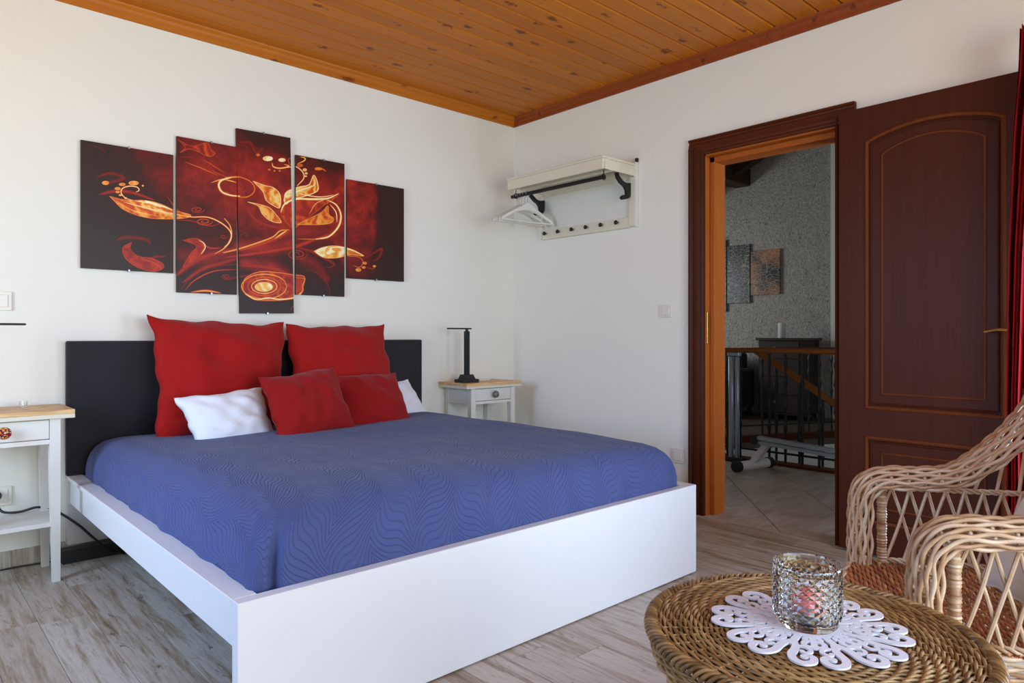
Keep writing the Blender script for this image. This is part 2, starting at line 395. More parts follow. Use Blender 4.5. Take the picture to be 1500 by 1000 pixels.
# door casing and jamb
fr = MB(); fr.box((DX-.001, 2.148, 0), (DX+.16, 2.163, 2.06)); fr.box((DX-.001, 1.401, 0), (DX+.16, 1.416, 2.06)); fr.box((DX-.001, 1.401, 2.046), (DX+.16, 2.163, 2.061))
fr = struct(fr.build('trim_3', M['jamb'], label='honey coloured door lining'))
def casing(name, p0, p1, horiz, sgn):
    # stepped profile: wide flat, two beads; sgn points away from the opening
    b = MB(); prof = [(0, 0), (0, .018), (.012, .022), (.018, .017), (.030, .019), (.040, .024), (.062, .024), (.068, .018), (.078, .020), (.084, .028), (.094, .028), (.094, 0)]
    if horiz: b.prism([(DX-q, 2.056+t) for t, q in prof], 1, p0, p1)
    else: b.prism([(DX-q, p0+sgn*t) for t, q in prof], 2, 0, p1)
    return b.build(name, M['mahog_h'] if horiz else M['mahog'], parent=fr)
casing('casing', 1.325, 2.245, True, 0)['label'] = 'dark mahogany casing over the doorway'
casing('casing', 2.151, 2.10, False, 1); casing('casing', 1.419, 2.10, False, -1)
b = MB(); b.box((DX+.045, 2.118, 0), (DX+.16, 2.148, 2.046), .002); b.box((DX+.045, 1.416, 2.016), (DX+.16, 2.148, 2.046), .002); b.box((DX+.045, 1.416, 0), (DX+.16, 1.446, 2.016), .002)
b.build('door_stop', M['jamb'], parent=fr)
b = MB(); b.box((DX+.012, 2.144, .98), (DX+.036, 2.149, 1.16), .001); b.build('strike_plate', M['brass'], parent=fr)

# open door leaf lying back along the wall
X0, X1 = 3.385, 3.425; Y0, Y1 = .595, 1.375
def arch(ya, yb, zb, zs, zt, n=20):      # closed outline: flat bottom, raised arched top
    pts = [(ya, zb), (yb, zb)]
    for i in range(n+1):
        t = i/n; pts.append((yb+(ya-yb)*t, zs+(zt-zs)*math.sin(PI*t)**.75))
    return pts
dl = struct(MB().box((X0+.006, Y0, .012), (X1, Y1, 2.093), .002).build('door_1', M['mahog'])); dl['label'] = 'dark mahogany panelled door folded back'
# rails and stiles proud of the panels
def ring_plate(out, inn, xf, xb):
    n = len(out); v = [(xf, *p) for p in out]+[(xf, *p) for p in inn]+[(xb, *p) for p in out]+[(xb, *p) for p in inn]; f = []
    for i in range(n):
        j = (i+1) % n
        f += [(i, j, n+j, n+i), (2*n+i, 2*n+j, 3*n+j, 3*n+i), (i, j, 2*n+j, 2*n+i), (n+i, n+j, 3*n+j, 3*n+i)]
    return MB().add(v, f)
def rect(ya, yb, za, zb): return [(ya, za), (yb, za), (yb, zb), (ya, zb)]
A0 = arch(.713, 1.252, .688, 1.925, 1.982)
ntop = len(A0)
def outer_for(A, ya, yb, za, zb):
    o = [(ya, za), (yb, za)]
    for i in range(len(A)-2):
        t = i/(len(A)-3); o.append((yb+(ya-yb)*t, zb))
    return o
ring_plate(outer_for(A0, Y0+.002, Y1-.002, .620, 2.091), A0, X0, X0+.008).build('stile_frame', M['mahog'], parent=dl)
R0 = rect(.713, 1.252, .16, .556)
ring_plate(rect(Y0+.002, Y1-.002, .014, .620), R0, X0, X0+.008).build('lower_frame', M['mahog'], parent=dl)
def closed_tube(poly, xx, r, prm, name, m):
    P = []
    for i in range(len(poly)):
        a, c = np.array(poly[i]), np.array(poly[(i+1) % len(poly)])
        nseg = max(1, int(np.linalg.norm(c-a)/.03))
        for t in np.arange(nseg)/nseg: P.append((xx, *(a+(c-a)*t)))
    return MB().tube(P, r, 8, closed=True).build(name, m, parent=prm, smooth=True)
def inset(A, d, dz=None):
    A = np.array(A); c = A.mean(0); o = A.copy(); ym, yM = A[:, 0].min(), A[:, 0].max(); zm = A[:, 1].min()
    o[:, 0] = ym+d+(A[:, 0]-ym)*(yM-ym-2*d)/(yM-ym)
    o[:, 1] = np.where(A[:, 1] == zm, zm+d, A[:, 1]-d); return [tuple(p) for p in o]
for A in (A0, R0):
    closed_tube(inset(A, .004), X0+.001, .009, dl, 'moulding', M['mould'])
    closed_tube(inset(A, .022), X0+.005, .005, dl, 'moulding', M['mahog'])
    I = inset(A, .070)
    closed_tube(I, X0+.004, .005, dl, 'moulding', M['mould'])
    b = MB(); n = len(I); b.prism(I, 0, X0+.001, X0+.01); b.build('raised_panel', M['mahog'], parent=dl)
h = MB(); h.lathe([(.018, 0), (.018, .006), (.009, .008), (.008, .045)], (X0, .665, 1.045), 16, 0, -1)
h.tube(catmull([(X0-.045, .665, 1.045), (X0-.05, .69, 1.047), (X0-.048, .73, 1.049), (X0-.045, .775, 1.040)], 6), [.008]*6+[.007]*6+[.005]*7, 8)
h.build('lever_handle', M['brass'], parent=dl, smooth=True, label='thin brass lever handle')
MB().box((X0-.004, .652, .94), (X0, .678, 1.09), .001).build('handle_plate', M['brass'], parent=dl)

# ------------------------------------------------------------------ hallway beyond the door
HX = 8.7
struct(MB().box((HX, 3.62, 0), (HX+.2, 8, 5.2)).build('wall_hall_far', M['plaster']))
struct(MB().box((HX-.03, 1.0, 0), (HX+.2, 3.62, 5.2)).build('wall_hall_end', M['wall']))
struct(MB().box((DX+.14, 7.0, 0), (HX, 7.2, .9)).box((DX+.14, 7.0, 2.8), (HX, 7.2, 4.2)).box((DX+.14, 7.0, .9), (5.4, 7.2, 2.8)).box((7.4, 7.0, .9), (HX, 7.2, 2.8)).build('wall_hall_left', M['wall']))
struct(MB().box((DX+.14, -.4, -1.9), (HX+.2, -.2, 5.4)).build('wall_hall_right', M['wall']))
struct(MB().box((DX+.0, DY+T, -.1), (DX+.14, 7.2, 5.2)).build('wall_hall_near', M['wall']))
struct(MB().box((DX, YR, 3.2), (DX+.14, DY+T, 5.6)).build('wall_hall_upper', M['wall']))
# sloping timber roof, falls towards +y
def zr(y): return 3.05+.46*(5.27-y)
b = MB(); b.add([(DX+.1, -.4, zr(-.4)), (HX+.1, -.4, zr(-.4)), (HX+.1, 7.2, zr(7.2)), (DX+.1, 7.2, zr(7.2)),
                 (DX+.1, -.4, zr(-.4)+.1), (HX+.1, -.4, zr(-.4)+.1), (HX+.1, 7.2, zr(7.2)+.1), (DX+.1, 7.2, zr(7.2)+.1)],
                [(0, 1, 2, 3), (4, 5, 6, 7), (0, 1, 5, 4), (1, 2, 6, 5), (2, 3, 7, 6), (3, 0, 4, 7)])
roof = struct(b.build('ceiling_hall', M['mahog_h']))
M['beam'] = dark_wood('dark_beam', srgb(84, 60, 42), srgb(58, 40, 28), False, .6)
b = MB(); b.box((DX+.16, 4.70, 3.06), (HX+.05, 4.93, 3.29), .012); b.build('purlin', M['beam'], parent=roof)
for xr in (8.25, 7.1, 5.9, 4.7):
    y0_, y1_ = .0, 6.9
    b = MB(); b.add([(xr+dx, y_, zr(y_)-dz) for dx in (0, .14) for y_ in (y0_, y1_) for dz in (0.0, .17)],
                    [(0, 1, 3, 2), (4, 6, 7, 5), (0, 4, 5, 1), (2, 3, 7, 6), (0, 2, 6, 4), (1, 5, 7, 3)]); b.build('rafter', M['beam'], parent=roof)
# hall floor: tiles laid diagonally, clipped at the threshold and at the stairwell
fh = struct(MB().box((DX, -.2, -.2), (5.30, 7.0, -.006)).build('floor_hall', M['grout']))
def clip(poly, a, bb, c):     # keep a*x+b*y<=c
    out = []
    for i in range(len(poly)):
        p, q = poly[i], poly[(i+1) % len(poly)]; dp = a*p[0]+bb*p[1]-c; dq = a*q[0]+bb*q[1]-c
        if dp <= 0: out.append(p)
        if dp*dq < 0: t = dp/(dp-dq); out.append((p[0]+(q[0]-p[0])*t, p[1]+(q[1]-p[1])*t))
    return out
th = math.radians(40.8); dv = np.array([math.cos(th), math.sin(th)]); nv = np.array([-math.sin(th), math.cos(th)])
PT = .425
for i in range(-8, 16):
    for j in range(-10, 14):
        a0, n0 = 3.817+.005+PT*i, -.975+PT*j; g = .003
        P = [tuple(dv*a+nv*n) for a, n in ((a0+g, n0+g), (a0+PT-g, n0+g), (a0+PT-g, n0+PT-g), (a0+g, n0+PT-g))]
        for cl in ((-1, 0, -DX), (1, 0, 5.24), (0, -1, .2), (0, 1, 7.0)):
            if P: P = clip(P, *cl)
        if len(P) < 3: continue
        if min(p[1] for p in P) > 3.9: continue
        ar = abs(sum(P[k][0]*P[(k+1) % len(P)][1]-P[(k+1) % len(P)][0]*P[k][1] for k in range(len(P))))/2
        if ar < 1e-4: continue
        MB().prism(P, 2, -.007, -.001).build('tile', M['tile'], parent=fh)
struct(MB().box((5.22, -.2, 0), (5.34, 3.12, .02), .003).build('trim_4', M['mahog_h'], label='dark wooden kerb at the edge of the stairwell'))
struct(MB().box((5.30, -.2, -1.9), (5.34, 3.1, -.004)).build('wall_stairwell_near', M['wall']))
# far landing beyond a diagonal edge
E0 = np.array([5.34, 4.08]); E1 = np.array([9.0, 2.35]); ed = (E1-E0)/np.linalg.norm(E1-E0); en = np.array([-ed[1], ed[0]])
b = MB(); b.prism([tuple(E0), tuple(E1), (9.0, 8.0), (5.34, 8.0)], 2, -.12, 0)
M['farfloor'] = flat('brown_stone_floor', srgb(96, 82, 70), .35)
struct(b.build('floor_landing', M['farfloor']))
b = MB(); b.prism([tuple(E0-en*.02), tuple(E1-en*.02), tuple(E1+en*.06), tuple(E0+en*.06)], 2, -.05, .015)
struct(b.build('trim_5', M['mahog_h'], label='dark edge board of the far landing'))
b = MB(); b.prism([tuple(E0), tuple(E1), tuple(E1+en*.1), tuple(E0+en*.1)], 2, -1.9, -.12)
struct(b.build('wall_stairwell_far', M['wall']))
struct(MB().box((5.34, -.2, -2.0), (9.0, 4.1, -1.9)).build('floor_stairwell', M['farfloor']))

def baluster(b, x_, y_, z0, z1, r=.011):
    P, R = [], []
    n = 34
    for i in range(n+1):
        t = i/n; z = z0+(z1-z0)*t; s = r*.8
        for c in (.12, .30, .52, .74, .90):
            d = abs(t-c)
            if d < .03: s = r*(1.35 if (i % 2) else 1.0)
        P.append((x_, y_, z)); R.append(s)
    b.tube(P, R, 8)
M['handrail'] = dark_wood('oiled_handrail', srgb(156, 96, 48), srgb(128, 74, 34), False)
# near railing
ra = thing('stair_railing', (5.28, 2.6, 0), 'near stair railing with turned black balusters and orange wooden handrail', 'railing')
for y_ in [3.06, 2.945, 2.69, 2.555, 2.42, 2.29, 2.165, 2.04, 1.91, 1.78, 1.65, 1.52]:
    b = MB(); baluster(b, 5.28, y_, .02, .885, .013); fb(b, 'baluster', M['black'], ra, smooth=True)
fb(MB().box((5.272, 1.3, .085), (5.288, 3.1, .10)), 'lower_bar', M['black'], ra)
fb(MB().box((5.25, 1.3, .885), (5.31, 3.12, .925), .012), 'handrail', M['handrail'], ra, label='orange brown wooden handrail')
# stair flight railing: heavier balusters and the handrail going down
rs_ = thing('stair_railing', (5.62, 2.6, 0), 'descending stair railing with diagonal orange handrail behind the near railing', 'railing')
d0, d1 = np.array([5.60, 2.98, .90]), np.array([5.60, 1.60, .05])
fb(MB().tube([tuple(d0+(d1-d0)*t) for t in np.linspace(0, 1.25, 6)], .03, 6), 'handrail', M['handrail'], rs_)
for y_ in [2.80, 2.60, 2.41, 2.22, 2.02]:
    b = MB(); zt = .90+(y_-2.98)*(.85/1.38); baluster(b, 5.62, y_, -.95+(y_-2.98)*.6, zt, .014); fb(b, 'baluster', M['black'], rs_, smooth=True)
b = MB(); b.add([(5.58+dx, y_, z_+dz) for dx in (0, .08) for (y_, z_) in ((3.0, -.90), (1.2, -2.0)) for dz in (0, -.2)], [(0, 1, 3, 2), (4, 6, 7, 5), (0, 4, 5, 1), (2, 3, 7, 6), (0, 2, 6, 4), (1, 5, 7, 3)])
fb(b, 'stringer', M['mahog_h'], rs_)
# far railing along the diagonal landing edge
rf = thing('stair_railing', (E0[0]+1, E0[1]-.4, 0), 'far stair railing along the landing edge with dark straight handrail', 'railing')
q0 = E0+en*.02; L = np.linalg.norm(E1-E0)
for s_ in np.arange(.3, L-.1, .29):
    p = q0+ed*s_; b = MB(); baluster(b, p[0], p[1], .015, .86, .012); fb(b, 'baluster', M['black'], rf, smooth=True)
fb(MB().tube([(*(q0+ed*.1), .885), (*(q0+ed*(L-.05)), .885)], .028, 8, flat=.7), 'handrail', M['mahog_h'], rf)
fb(MB().tube([(*(q0+ed*.1), .11), (*(q0+ed*(L-.05)), .11)], .008, 6), 'lower_bar', M['black'], rf)
# furniture on the landing
dr = thing('dresser', (8.35, 4.05, 0), 'dark brown chest of drawers against the rough plaster wall', 'dresser')
M['darkbrown'] = flat('dark_brown_lacquer', srgb(52, 40, 34), .4)
fb(MB().box((8.12, 3.74, .06), (8.62, 4.28, .97), .004), 'body', M['darkbrown'], dr)
fb(MB().box((8.10, 3.71, .97), (8.64, 4.31, 1.0), .004), 'top', M['darkbrown'], dr)
for dy in (3.76, 4.22):
    for dx in (8.14, 8.56): fb(MB().box((dx, dy, 0), (dx+.04, dy+.04, .06)), 'leg', M['darkbrown'], dr)
for k in range(4):
    z0_ = .09+k*.22; d = fb(MB().box((8.108, 3.76, z0_), (8.122, 4.26, z0_+.205), .003), 'drawer', M['darkbrown'], dr)
    for yy in (4.05,):
        kb = MB().lathe([(.006, 0), (.006, .012), (.015, .018), (.012, .028)], (8.108, yy, z0_+.13), 12, 0, -1).build('knob', M['steel'], smooth=True); kb.parent = d; kb.matrix_parent_inverse = Matrix()
tag(MB().lathe([(.042, 0), (.045, .004), (.045, .185), (.04, .19), (.012, .186)], (8.35, 4.09, 1.0), 24).build('candle', M['plastic'], smooth=True), 'thick off-white pillar candle on the dark dresser', 'candle')
so = thing('armchair', (8.0, 5.0, 0), 'dark grey upholstered armchair on the landing left of the dresser', 'armchair')
M['dgrey'] = fabric('dark_grey_cloth', srgb(44, 44, 50))
fb(MB().box((7.7, 4.62, .1), (8.35, 5.5, .42), .03), 'seat', M['dgrey'], so, smooth=True)
fb(MB().box((8.3, 4.62, .1), (8.5, 5.5, .82), .04), 'backrest', M['dgrey'], so, smooth=True)
fb(MB().box((7.7, 4.50, .1), (8.45, 4.62, .60), .03), 'armrest', M['dgrey'], so, smooth=True)
fb(MB().box((7.7, 5.5, .1), (8.45, 5.62, .60), .03), 'armrest', M['dgrey'], so, smooth=True)
for p in ((7.74, 4.54), (7.74, 5.54), (8.38, 4.54), (8.38, 5.54)): fb(MB().box((p[0], p[1], 0), (p[0]+.04, p[1]+.04, .1)), 'foot', M['darkbrown'], so)
# three-part picture on the plaster
def branch_mat(name, tint):
    g = N(name); v = g.map((1, 1, 1)); ds = g.n('ShaderNodeTexNoise', {0: v, 'Scale': 5.0, 'Detail': 3.0}).outputs[1]
    vv = g.n('ShaderNodeVectorMath', {0: g.map((8, 5, 9)), 1: ds}, operation='ADD').outputs[0]
    e = g.n('ShaderNodeTexVoronoi', {0: vv, 'Scale': 3.0}, feature='DISTANCE_TO_EDGE').outputs[0]
    ln = g.ramp(e, [(.02, (1, 1, 1, 1)), (.08, (0, 0, 0, 1))]); nz = g.n('ShaderNodeTexNoise', {0: v, 'Scale': 3.0, 'Detail': 2.0}).outputs[0]
    base = g.mix(g.ramp(nz, [(.4, (0, 0, 0, 1)), (.62, (1, 1, 1, 1))]), srgb(24, 24, 22), tint)
    g.set(Base_Color=g.mix(g.math('MULTIPLY', ln, .6), base, srgb(190, 182, 160)), Roughness=.35); return g.m
bk, orr = branch_mat('branch_print', srgb(44, 48, 42)), branch_mat('branch_print_orange', srgb(176, 106, 50))
for i, (ya, yb, za, zb, m_, lb) in enumerate([(4.27, 4.68, 1.575, 2.165, orr, 'right panel of the hall picture, orange and black branches'), (4.695, 5.03, 1.475, 2.265, bk, 'middle panel of the hall picture, black with pale branches'), (5.045, 5.38, 1.365, 2.36, bk, 'tall left panel of the hall picture half hidden by door jamb')]):
    tag(MB().box((HX-.035, ya, za), (HX-.012, yb, zb), .001).build('picture_panel', m_), lb, 'picture', 'branch picture panels in the hallway')
# rowing machine
rm = thing('rowing_machine', (4.9, 2.5, 0), 'silver and white rowing machine rail resting on hallway tiles', 'exercise machine')
fb(MB().tube([(4.76, 2.67, .042), (5.08, 2.60, .042)], .036, 20), 'foot_bar', M['white'], rm, smooth=True)
for a_, c_ in (((4.725, 2.678), (4.77, 2.668)), ((5.07, 2.603), (5.115, 2.593))):
    fb(MB().tube([(*a_, .042), (*c_, .042)], .041, 20), 'end_cap', M['blackp'], rm, smooth=True)
b = MB(); b.add([(4.86+dx, y_+dy, z_) for (y_, z_) in ((2.60, .06), (2.47, .235)) for dx in (0, .07) for dy in (0, .05)], [(0, 1, 3, 2), (4, 5, 7, 6), (0, 1, 5, 4), (2, 3, 7, 6), (0, 2, 6, 4), (1, 3, 7, 5)])
fb(b, 'leg', M['white'], rm)
Rr = [(4.83, 2.56, .268), (4.70, 1.35, .225)]
b = MB()
for dz, hw in ((0, .028), (-.035, .020)):
    p0, p1 = np.array(Rr[0]), np.array(Rr[1])
    v = [tuple(p+np.array([sx*hw, 0, dz+sz*.012])) for p in (p0, p1) for sx in (-1, 1) for sz in (-1, 1)]
    b.add(v, [(0, 1, 3, 2), (4, 6, 7, 5), (0, 4, 5, 1), (2, 3, 7, 6), (0, 2, 6, 4), (1, 5, 7, 3)])
fb(b, 'rail', M['steel'], rm)
fb(MB().box((4.79, 2.545, .215), (4.87, 2.585, .285), .004), 'rail_cap', M['blackp'], rm)
fb(MB().box((4.70, 1.72, .25), (4.80, 1.85, .33), .012), 'roller', M['blackp'], rm)
fb(MB().box((4.60, 1.25, 0), (4.80, 1.40, .25), .01), 'front_stand', M['white'], rm)
st = thing('aluminium_stand', (5.16, 2.97, 0), 'upright silver aluminium profile standing against the near railing', 'stand')
for k_, (dy, dx, rr) in enumerate(((0, 0, .020), (-.05, .0, .016))):
    fb(MB().box((5.13+dx, 2.93+dy, .03), (5.16+dx, 2.93+dy+rr*2, .86), .006), 'profile', M['steel'], st, smooth=True)
fb(MB().box((5.11, 2.86, 0), (5.19, 2.99, .03), .004), 'base', M['blackp'], st)
fb(MB().box((5.12, 2.87, .86), (5.17, 2.975, .89), .004), 'top_cap', M['steel'], st)

# ------------------------------------------------------------------ bed
BX0, BX1, BY0, BY1 = .632, 2.6075, 1.6615, 3.755
bed = thing('bed', (1.62, 2.7, 0), 'low white double bed with charcoal headboard cover', 'bed')
fb(MB().box((BX0+.002, 3.715, .06), (BX1-.002, BY1, .375), .002), 'headboard_base', M['white'], bed)
fb(MB().box((BX0, 3.71, .375), (BX1, 3.757, 1.0), .006), 'headboard', M['charcoal'], bed, label='charcoal cloth covered headboard', smooth=True)
fb(MB().box((BX0, BY0, .004), (BX1, 1.70, .38), .002), 'footboard', M['white'], bed)
for s_, xa, xb in ((1, BX0, BX0+.062), (-1, BX1-.062, BX1)):
    b = MB(); b.box((xa, 1.70, .362), (xb, 3.712, .38), .0015)
    if s_ == 1: b.box((xa+.010, 1.70, .256), (xa+.030, 3.712, .362))
    else: b.box((xb-.026, 1.70, .256), (xb-.006, 3.712, .362))
    fb(b, 'side_rail', M['white'], bed)
b = MB()
for k in range(13): b.box((BX0+.03, 1.74+k*.15, .285), (BX1-.03, 1.81+k*.15, .30))
fb(b, 'bed_slats', M['nstop'], bed, kind='stuff')
# quilt covering the mattress
def quilt():
    x0, x1, y0, y1 = .690, 2.552, 1.698, 3.705; rc = .07
    nb = 64; loop = []
    def seg(p, q, n): return [tuple(np.array(p)+(np.array(q)-np.array(p))*t) for t in np.arange(n)/n]
    def arc(cx, cy, a0, n=14): return [(cx+rc*math.cos(a0+PI/2*t), cy+rc*math.sin(a0+PI/2*t)) for t in np.arange(n)/n]
    loop += seg((x0+rc, y0), (x1-rc, y0), 110)+arc(x1-rc, y0+rc, -PI/2)+seg((x1, y0+rc), (x1, y1-rc), 100)+arc(x1-rc, y1-rc, 0)
    loop += seg((x1-rc, y1), (x0+rc, y1), 60)+arc(x0+rc, y1-rc, PI/2)+seg((x0, y1-rc), (x0, y0+rc), 100)+arc(x0+rc, y0+rc, PI)
    Lp = np.array(loop); n = len(Lp); Tn = np.roll(Lp, -1, 0)-np.roll(Lp, 1, 0); Tn /= np.linalg.norm(Tn, axis=1)[:, None]; out = np.stack([Tn[:, 1], -Tn[:, 0]], 1)
    prof = [(.012, .302), (.004, .34), (0, .38), (.0, .42), (.005, .455), (.016, .49), (.034, .52), (.058, .543), (.09, .559), (.13, .569), (.18, .575)]
    for d in np.linspace(.22, .925, 42): prof.append((d, .578))
    # arc length for uv
    al = [0]
    for i in range(1, len(prof)): al.append(al[-1]+math.hypot(prof[i][0]-prof[i-1][0], prof[i][1]-prof[i-1][1]))
    al = np.array(al); ref = al[10]
    V, UV = [], []
    cxm = (x0+x1)/2
    core = np.stack([np.full(n, cxm), np.clip(Lp[:, 1], y0+.931, y1-.931)], 1)
    dist = np.linalg.norm(core-Lp, axis=1)
    for i, (d, z) in enumerate(prof):
        hx, hy = (x1-x0)/2, (y1-y0)/2; dd = min(d, hx-.004); cc = np.array([(x0+x1)/2, (y0+y1)/2])
        P = cc+(Lp-cc)*np.array([(hx-dd)/hx, (hy-dd)/hy])
        zz = np.full(n, z)
        X, Y = P[:, 0], P[:, 1]
        top = min(1, max(0, (d-.02)/.15))
        und = .006*np.sin(X*3.1+Y*2.3)+.004*np.sin(X*7.7-Y*5.1+1)+.003*np.sin(Y*11+X*4)
        zz = zz+und*top-.014*top*np.clip((Y-3.0)/.7, 0, 1)
        side = max(0, 1-d/.06)
        s_ = np.arange(n)/n*2*PI
        wob = side*(.004*np.sin(s_*23)+.003*np.sin(s_*41+1))*(1 if z > .36 else .3)
        # bunched corner fold at the left foot corner
        cd = np.hypot(Lp[:, 0]-(x0+.045), Lp[:, 1]-y0)
        sg = Lp[:, 0]-(x0+.045)
        fold = np.exp(-(cd/.016)**2); bul = np.exp(-((cd-.04)/.03)**2)
        hgt = np.clip((.535-z)/.09, 0, 1) if z < .56 else 0
        P = P-out*(fold*.034*hgt)[:, None]+out*(bul*.008*hgt+wob)[:, None]
        P[:, 0] = np.clip(P[:, 0], x0-.002, x1+.045) if z < .36 else P[:, 0]
        P[:, 1] = np.maximum(P[:, 1], 1.7005)
        V.append(np.column_stack([P, zz]))
        ex = (ref-al[i]) if i < 10 else 0
        UV.append((P if i > 10 else cc+(Lp-cc)*np.array([(hx-.18)/hx, (hy-.18)/hy]))+out*ex)
    V = np.concatenate(V); UV = np.concatenate(UV); m = len(prof)
    f = [(i*n+k, i*n+(k+1) % n, (i+1)*n+(k+1) % n, (i+1)*n+k) for i in range(m-1) for k in range(n)]
    f.append(tuple(range(n-1, -1, -1))); f.append(tuple((m-1)*n+k for k in range(n)))
    b = MB().add(V, f)
    return b.build('quilt', M['quilt'], smooth='all', uv=UV)
tag(quilt(), 'slate blue quilted bedspread with stitched feather pattern over mattress', 'bedspread')

# pillows
def pillow(name, corners, T_, mat, label, group, seed, ear=.35, sag=.0):
    # corners: BL, BR, TR, TL (world), T_ = full thickness
    r = np.random.RandomState(seed); c = np.array(corners, float); n = 44
    u = np.linspace(-1, 1, n+1); Uu, Vv = np.meshgrid(u, u)
    s, t = (Uu+1)/2, (Vv+1)/2
    def pt(s, t): return (c[0]*(1-s)[..., None]+c[1]*s[..., None])*(1-t)[..., None]+(c[3]*(1-s)[..., None]+c[2]*s[..., None])*t[..., None]
    pin = .075
    s2 = .5+(s-.5)*(1-pin*(1-Vv**2)*1.0); t2 = .5+(t-.5)*(1-pin*(1-Uu**2))
    s2 = s2+.010*np.sin(Vv*7+r.rand()*6)*np.abs(Uu)**3+.006*np.sin(Vv*15+r.rand()*6)*np.abs(Uu)**3
    t2 = t2+.012*np.sin(Uu*5+r.rand()*6)*np.abs(Vv)**3+.006*np.sin(Uu*13+r.rand()*6)*np.abs(Vv)**3
    P = pt(s2, t2); ex = c[1]-c[0]; ey = c[3]-c[0]; nn = np.cross(ex, ey); nn /= np.linalg.norm(nn)
    th = T_/2*((1-np.abs(Uu)**2.6)**.62)*((1-np.abs(Vv)**2.6)**.62)
    W = np.zeros_like(th)
    for k in range(9):
        a = r.rand()*PI; fr_ = 5+r.rand()*9; W += np.sin((Uu*math.cos(a)+Vv*math.sin(a))*fr_+r.rand()*6+1.5*np.sin(Uu*3+k)+1.2*np.sin(Vv*2.5+k))/9
    low = np.exp(-((Vv+.72)/.22)**2)*np.sin(Vv*34+Uu*3)*.5
    th2 = th*(1+.30*W)+th*.16*low*(1 if sag else .35)
    A = P+nn*th2[..., None]; B = P-nn*(th*(1+.08*W))[..., None]
    V = np.concatenate([A.reshape(-1, 3), B.reshape(-1, 3)]); m = n+1; o = m*m; f = []
    for i in range(n):
        for j in range(n):
            a = i*m+j; f.append((a, a+1, a+m+1, a+m)); f.append((o+a, o+a+m, o+a+m+1, o+a+1))
    for j in range(n):
        f += [(j, o+j, o+j+1, j+1), (n*m+j, n*m+j+1, o+n*m+j+1, o+n*m+j), (j*m, (j+1)*m, o+(j+1)*m, o+j*m), (j*m+n, o+j*m+n, o+(j+1)*m+n, (j+1)*m+n)]
    ob = MB().add(V, f).build(name, mat, smooth='all'); tag(ob, label, 'pillow', group)
    return ob
cs, sn = math.cos(YAW), math.sin(YAW)
def ony(px, py, Y):
    k = (px-750)/F; d = (cs+sn*k, sn-cs*k, (HOR-py)/F); s = Y/d[1]; return (d[0]*s, Y, CZ+d[2]*s)
pillow('pillow', [ony(228, 646, 3.42), ony(424, 640, 3.42), ony(417, 472, 3.63), ony(216, 461, 3.63)], .21, M['red'], 'big crimson square pillow leaning on the headboard at left', 'crimson cushions', 3, sag=1)
pillow('pillow', [ony(428, 618, 3.44), ony(590, 608, 3.44), ony(561, 474, 3.64), ony(416, 474, 3.64)], .20, M['red'], 'big crimson square pillow leaning on the headboard at right', 'crimson cushions', 5, sag=1)
pillow('pillow', [ony(290, 664, 3.13), ony(408, 648, 3.17), ony(384, 566, 3.31), ony(254, 583, 3.29)], .14, M['linen'], 'white pillow in front of the left big red pillow', 'white pillows', 8)
pillow('pillow', [ony(560, 632, 3.28), ony(634, 614, 3.32), ony(598, 556, 3.46), ony(530, 560, 3.44)], .10, M['linen'], 'white pillow peeking out beside the right red cushions', 'white pillows', 9)
pillow('pillow', [ony(506, 634, 3.13), ony(611, 633, 3.10), ony(579, 545, 3.30), ony(490, 549, 3.32)], .14, M['red2'], 'small crimson cushion at right in front of white pillow', 'crimson cushions', 12)
pillow('pillow', [ony(408, 658, 2.98), ony(521, 624, 3.06), ony(490, 535, 3.22), ony(378, 553, 3.16)], .14, M['red2'], 'small ribbed crimson cushion in the middle overlapping the white pillow', 'crimson cushions', 15)

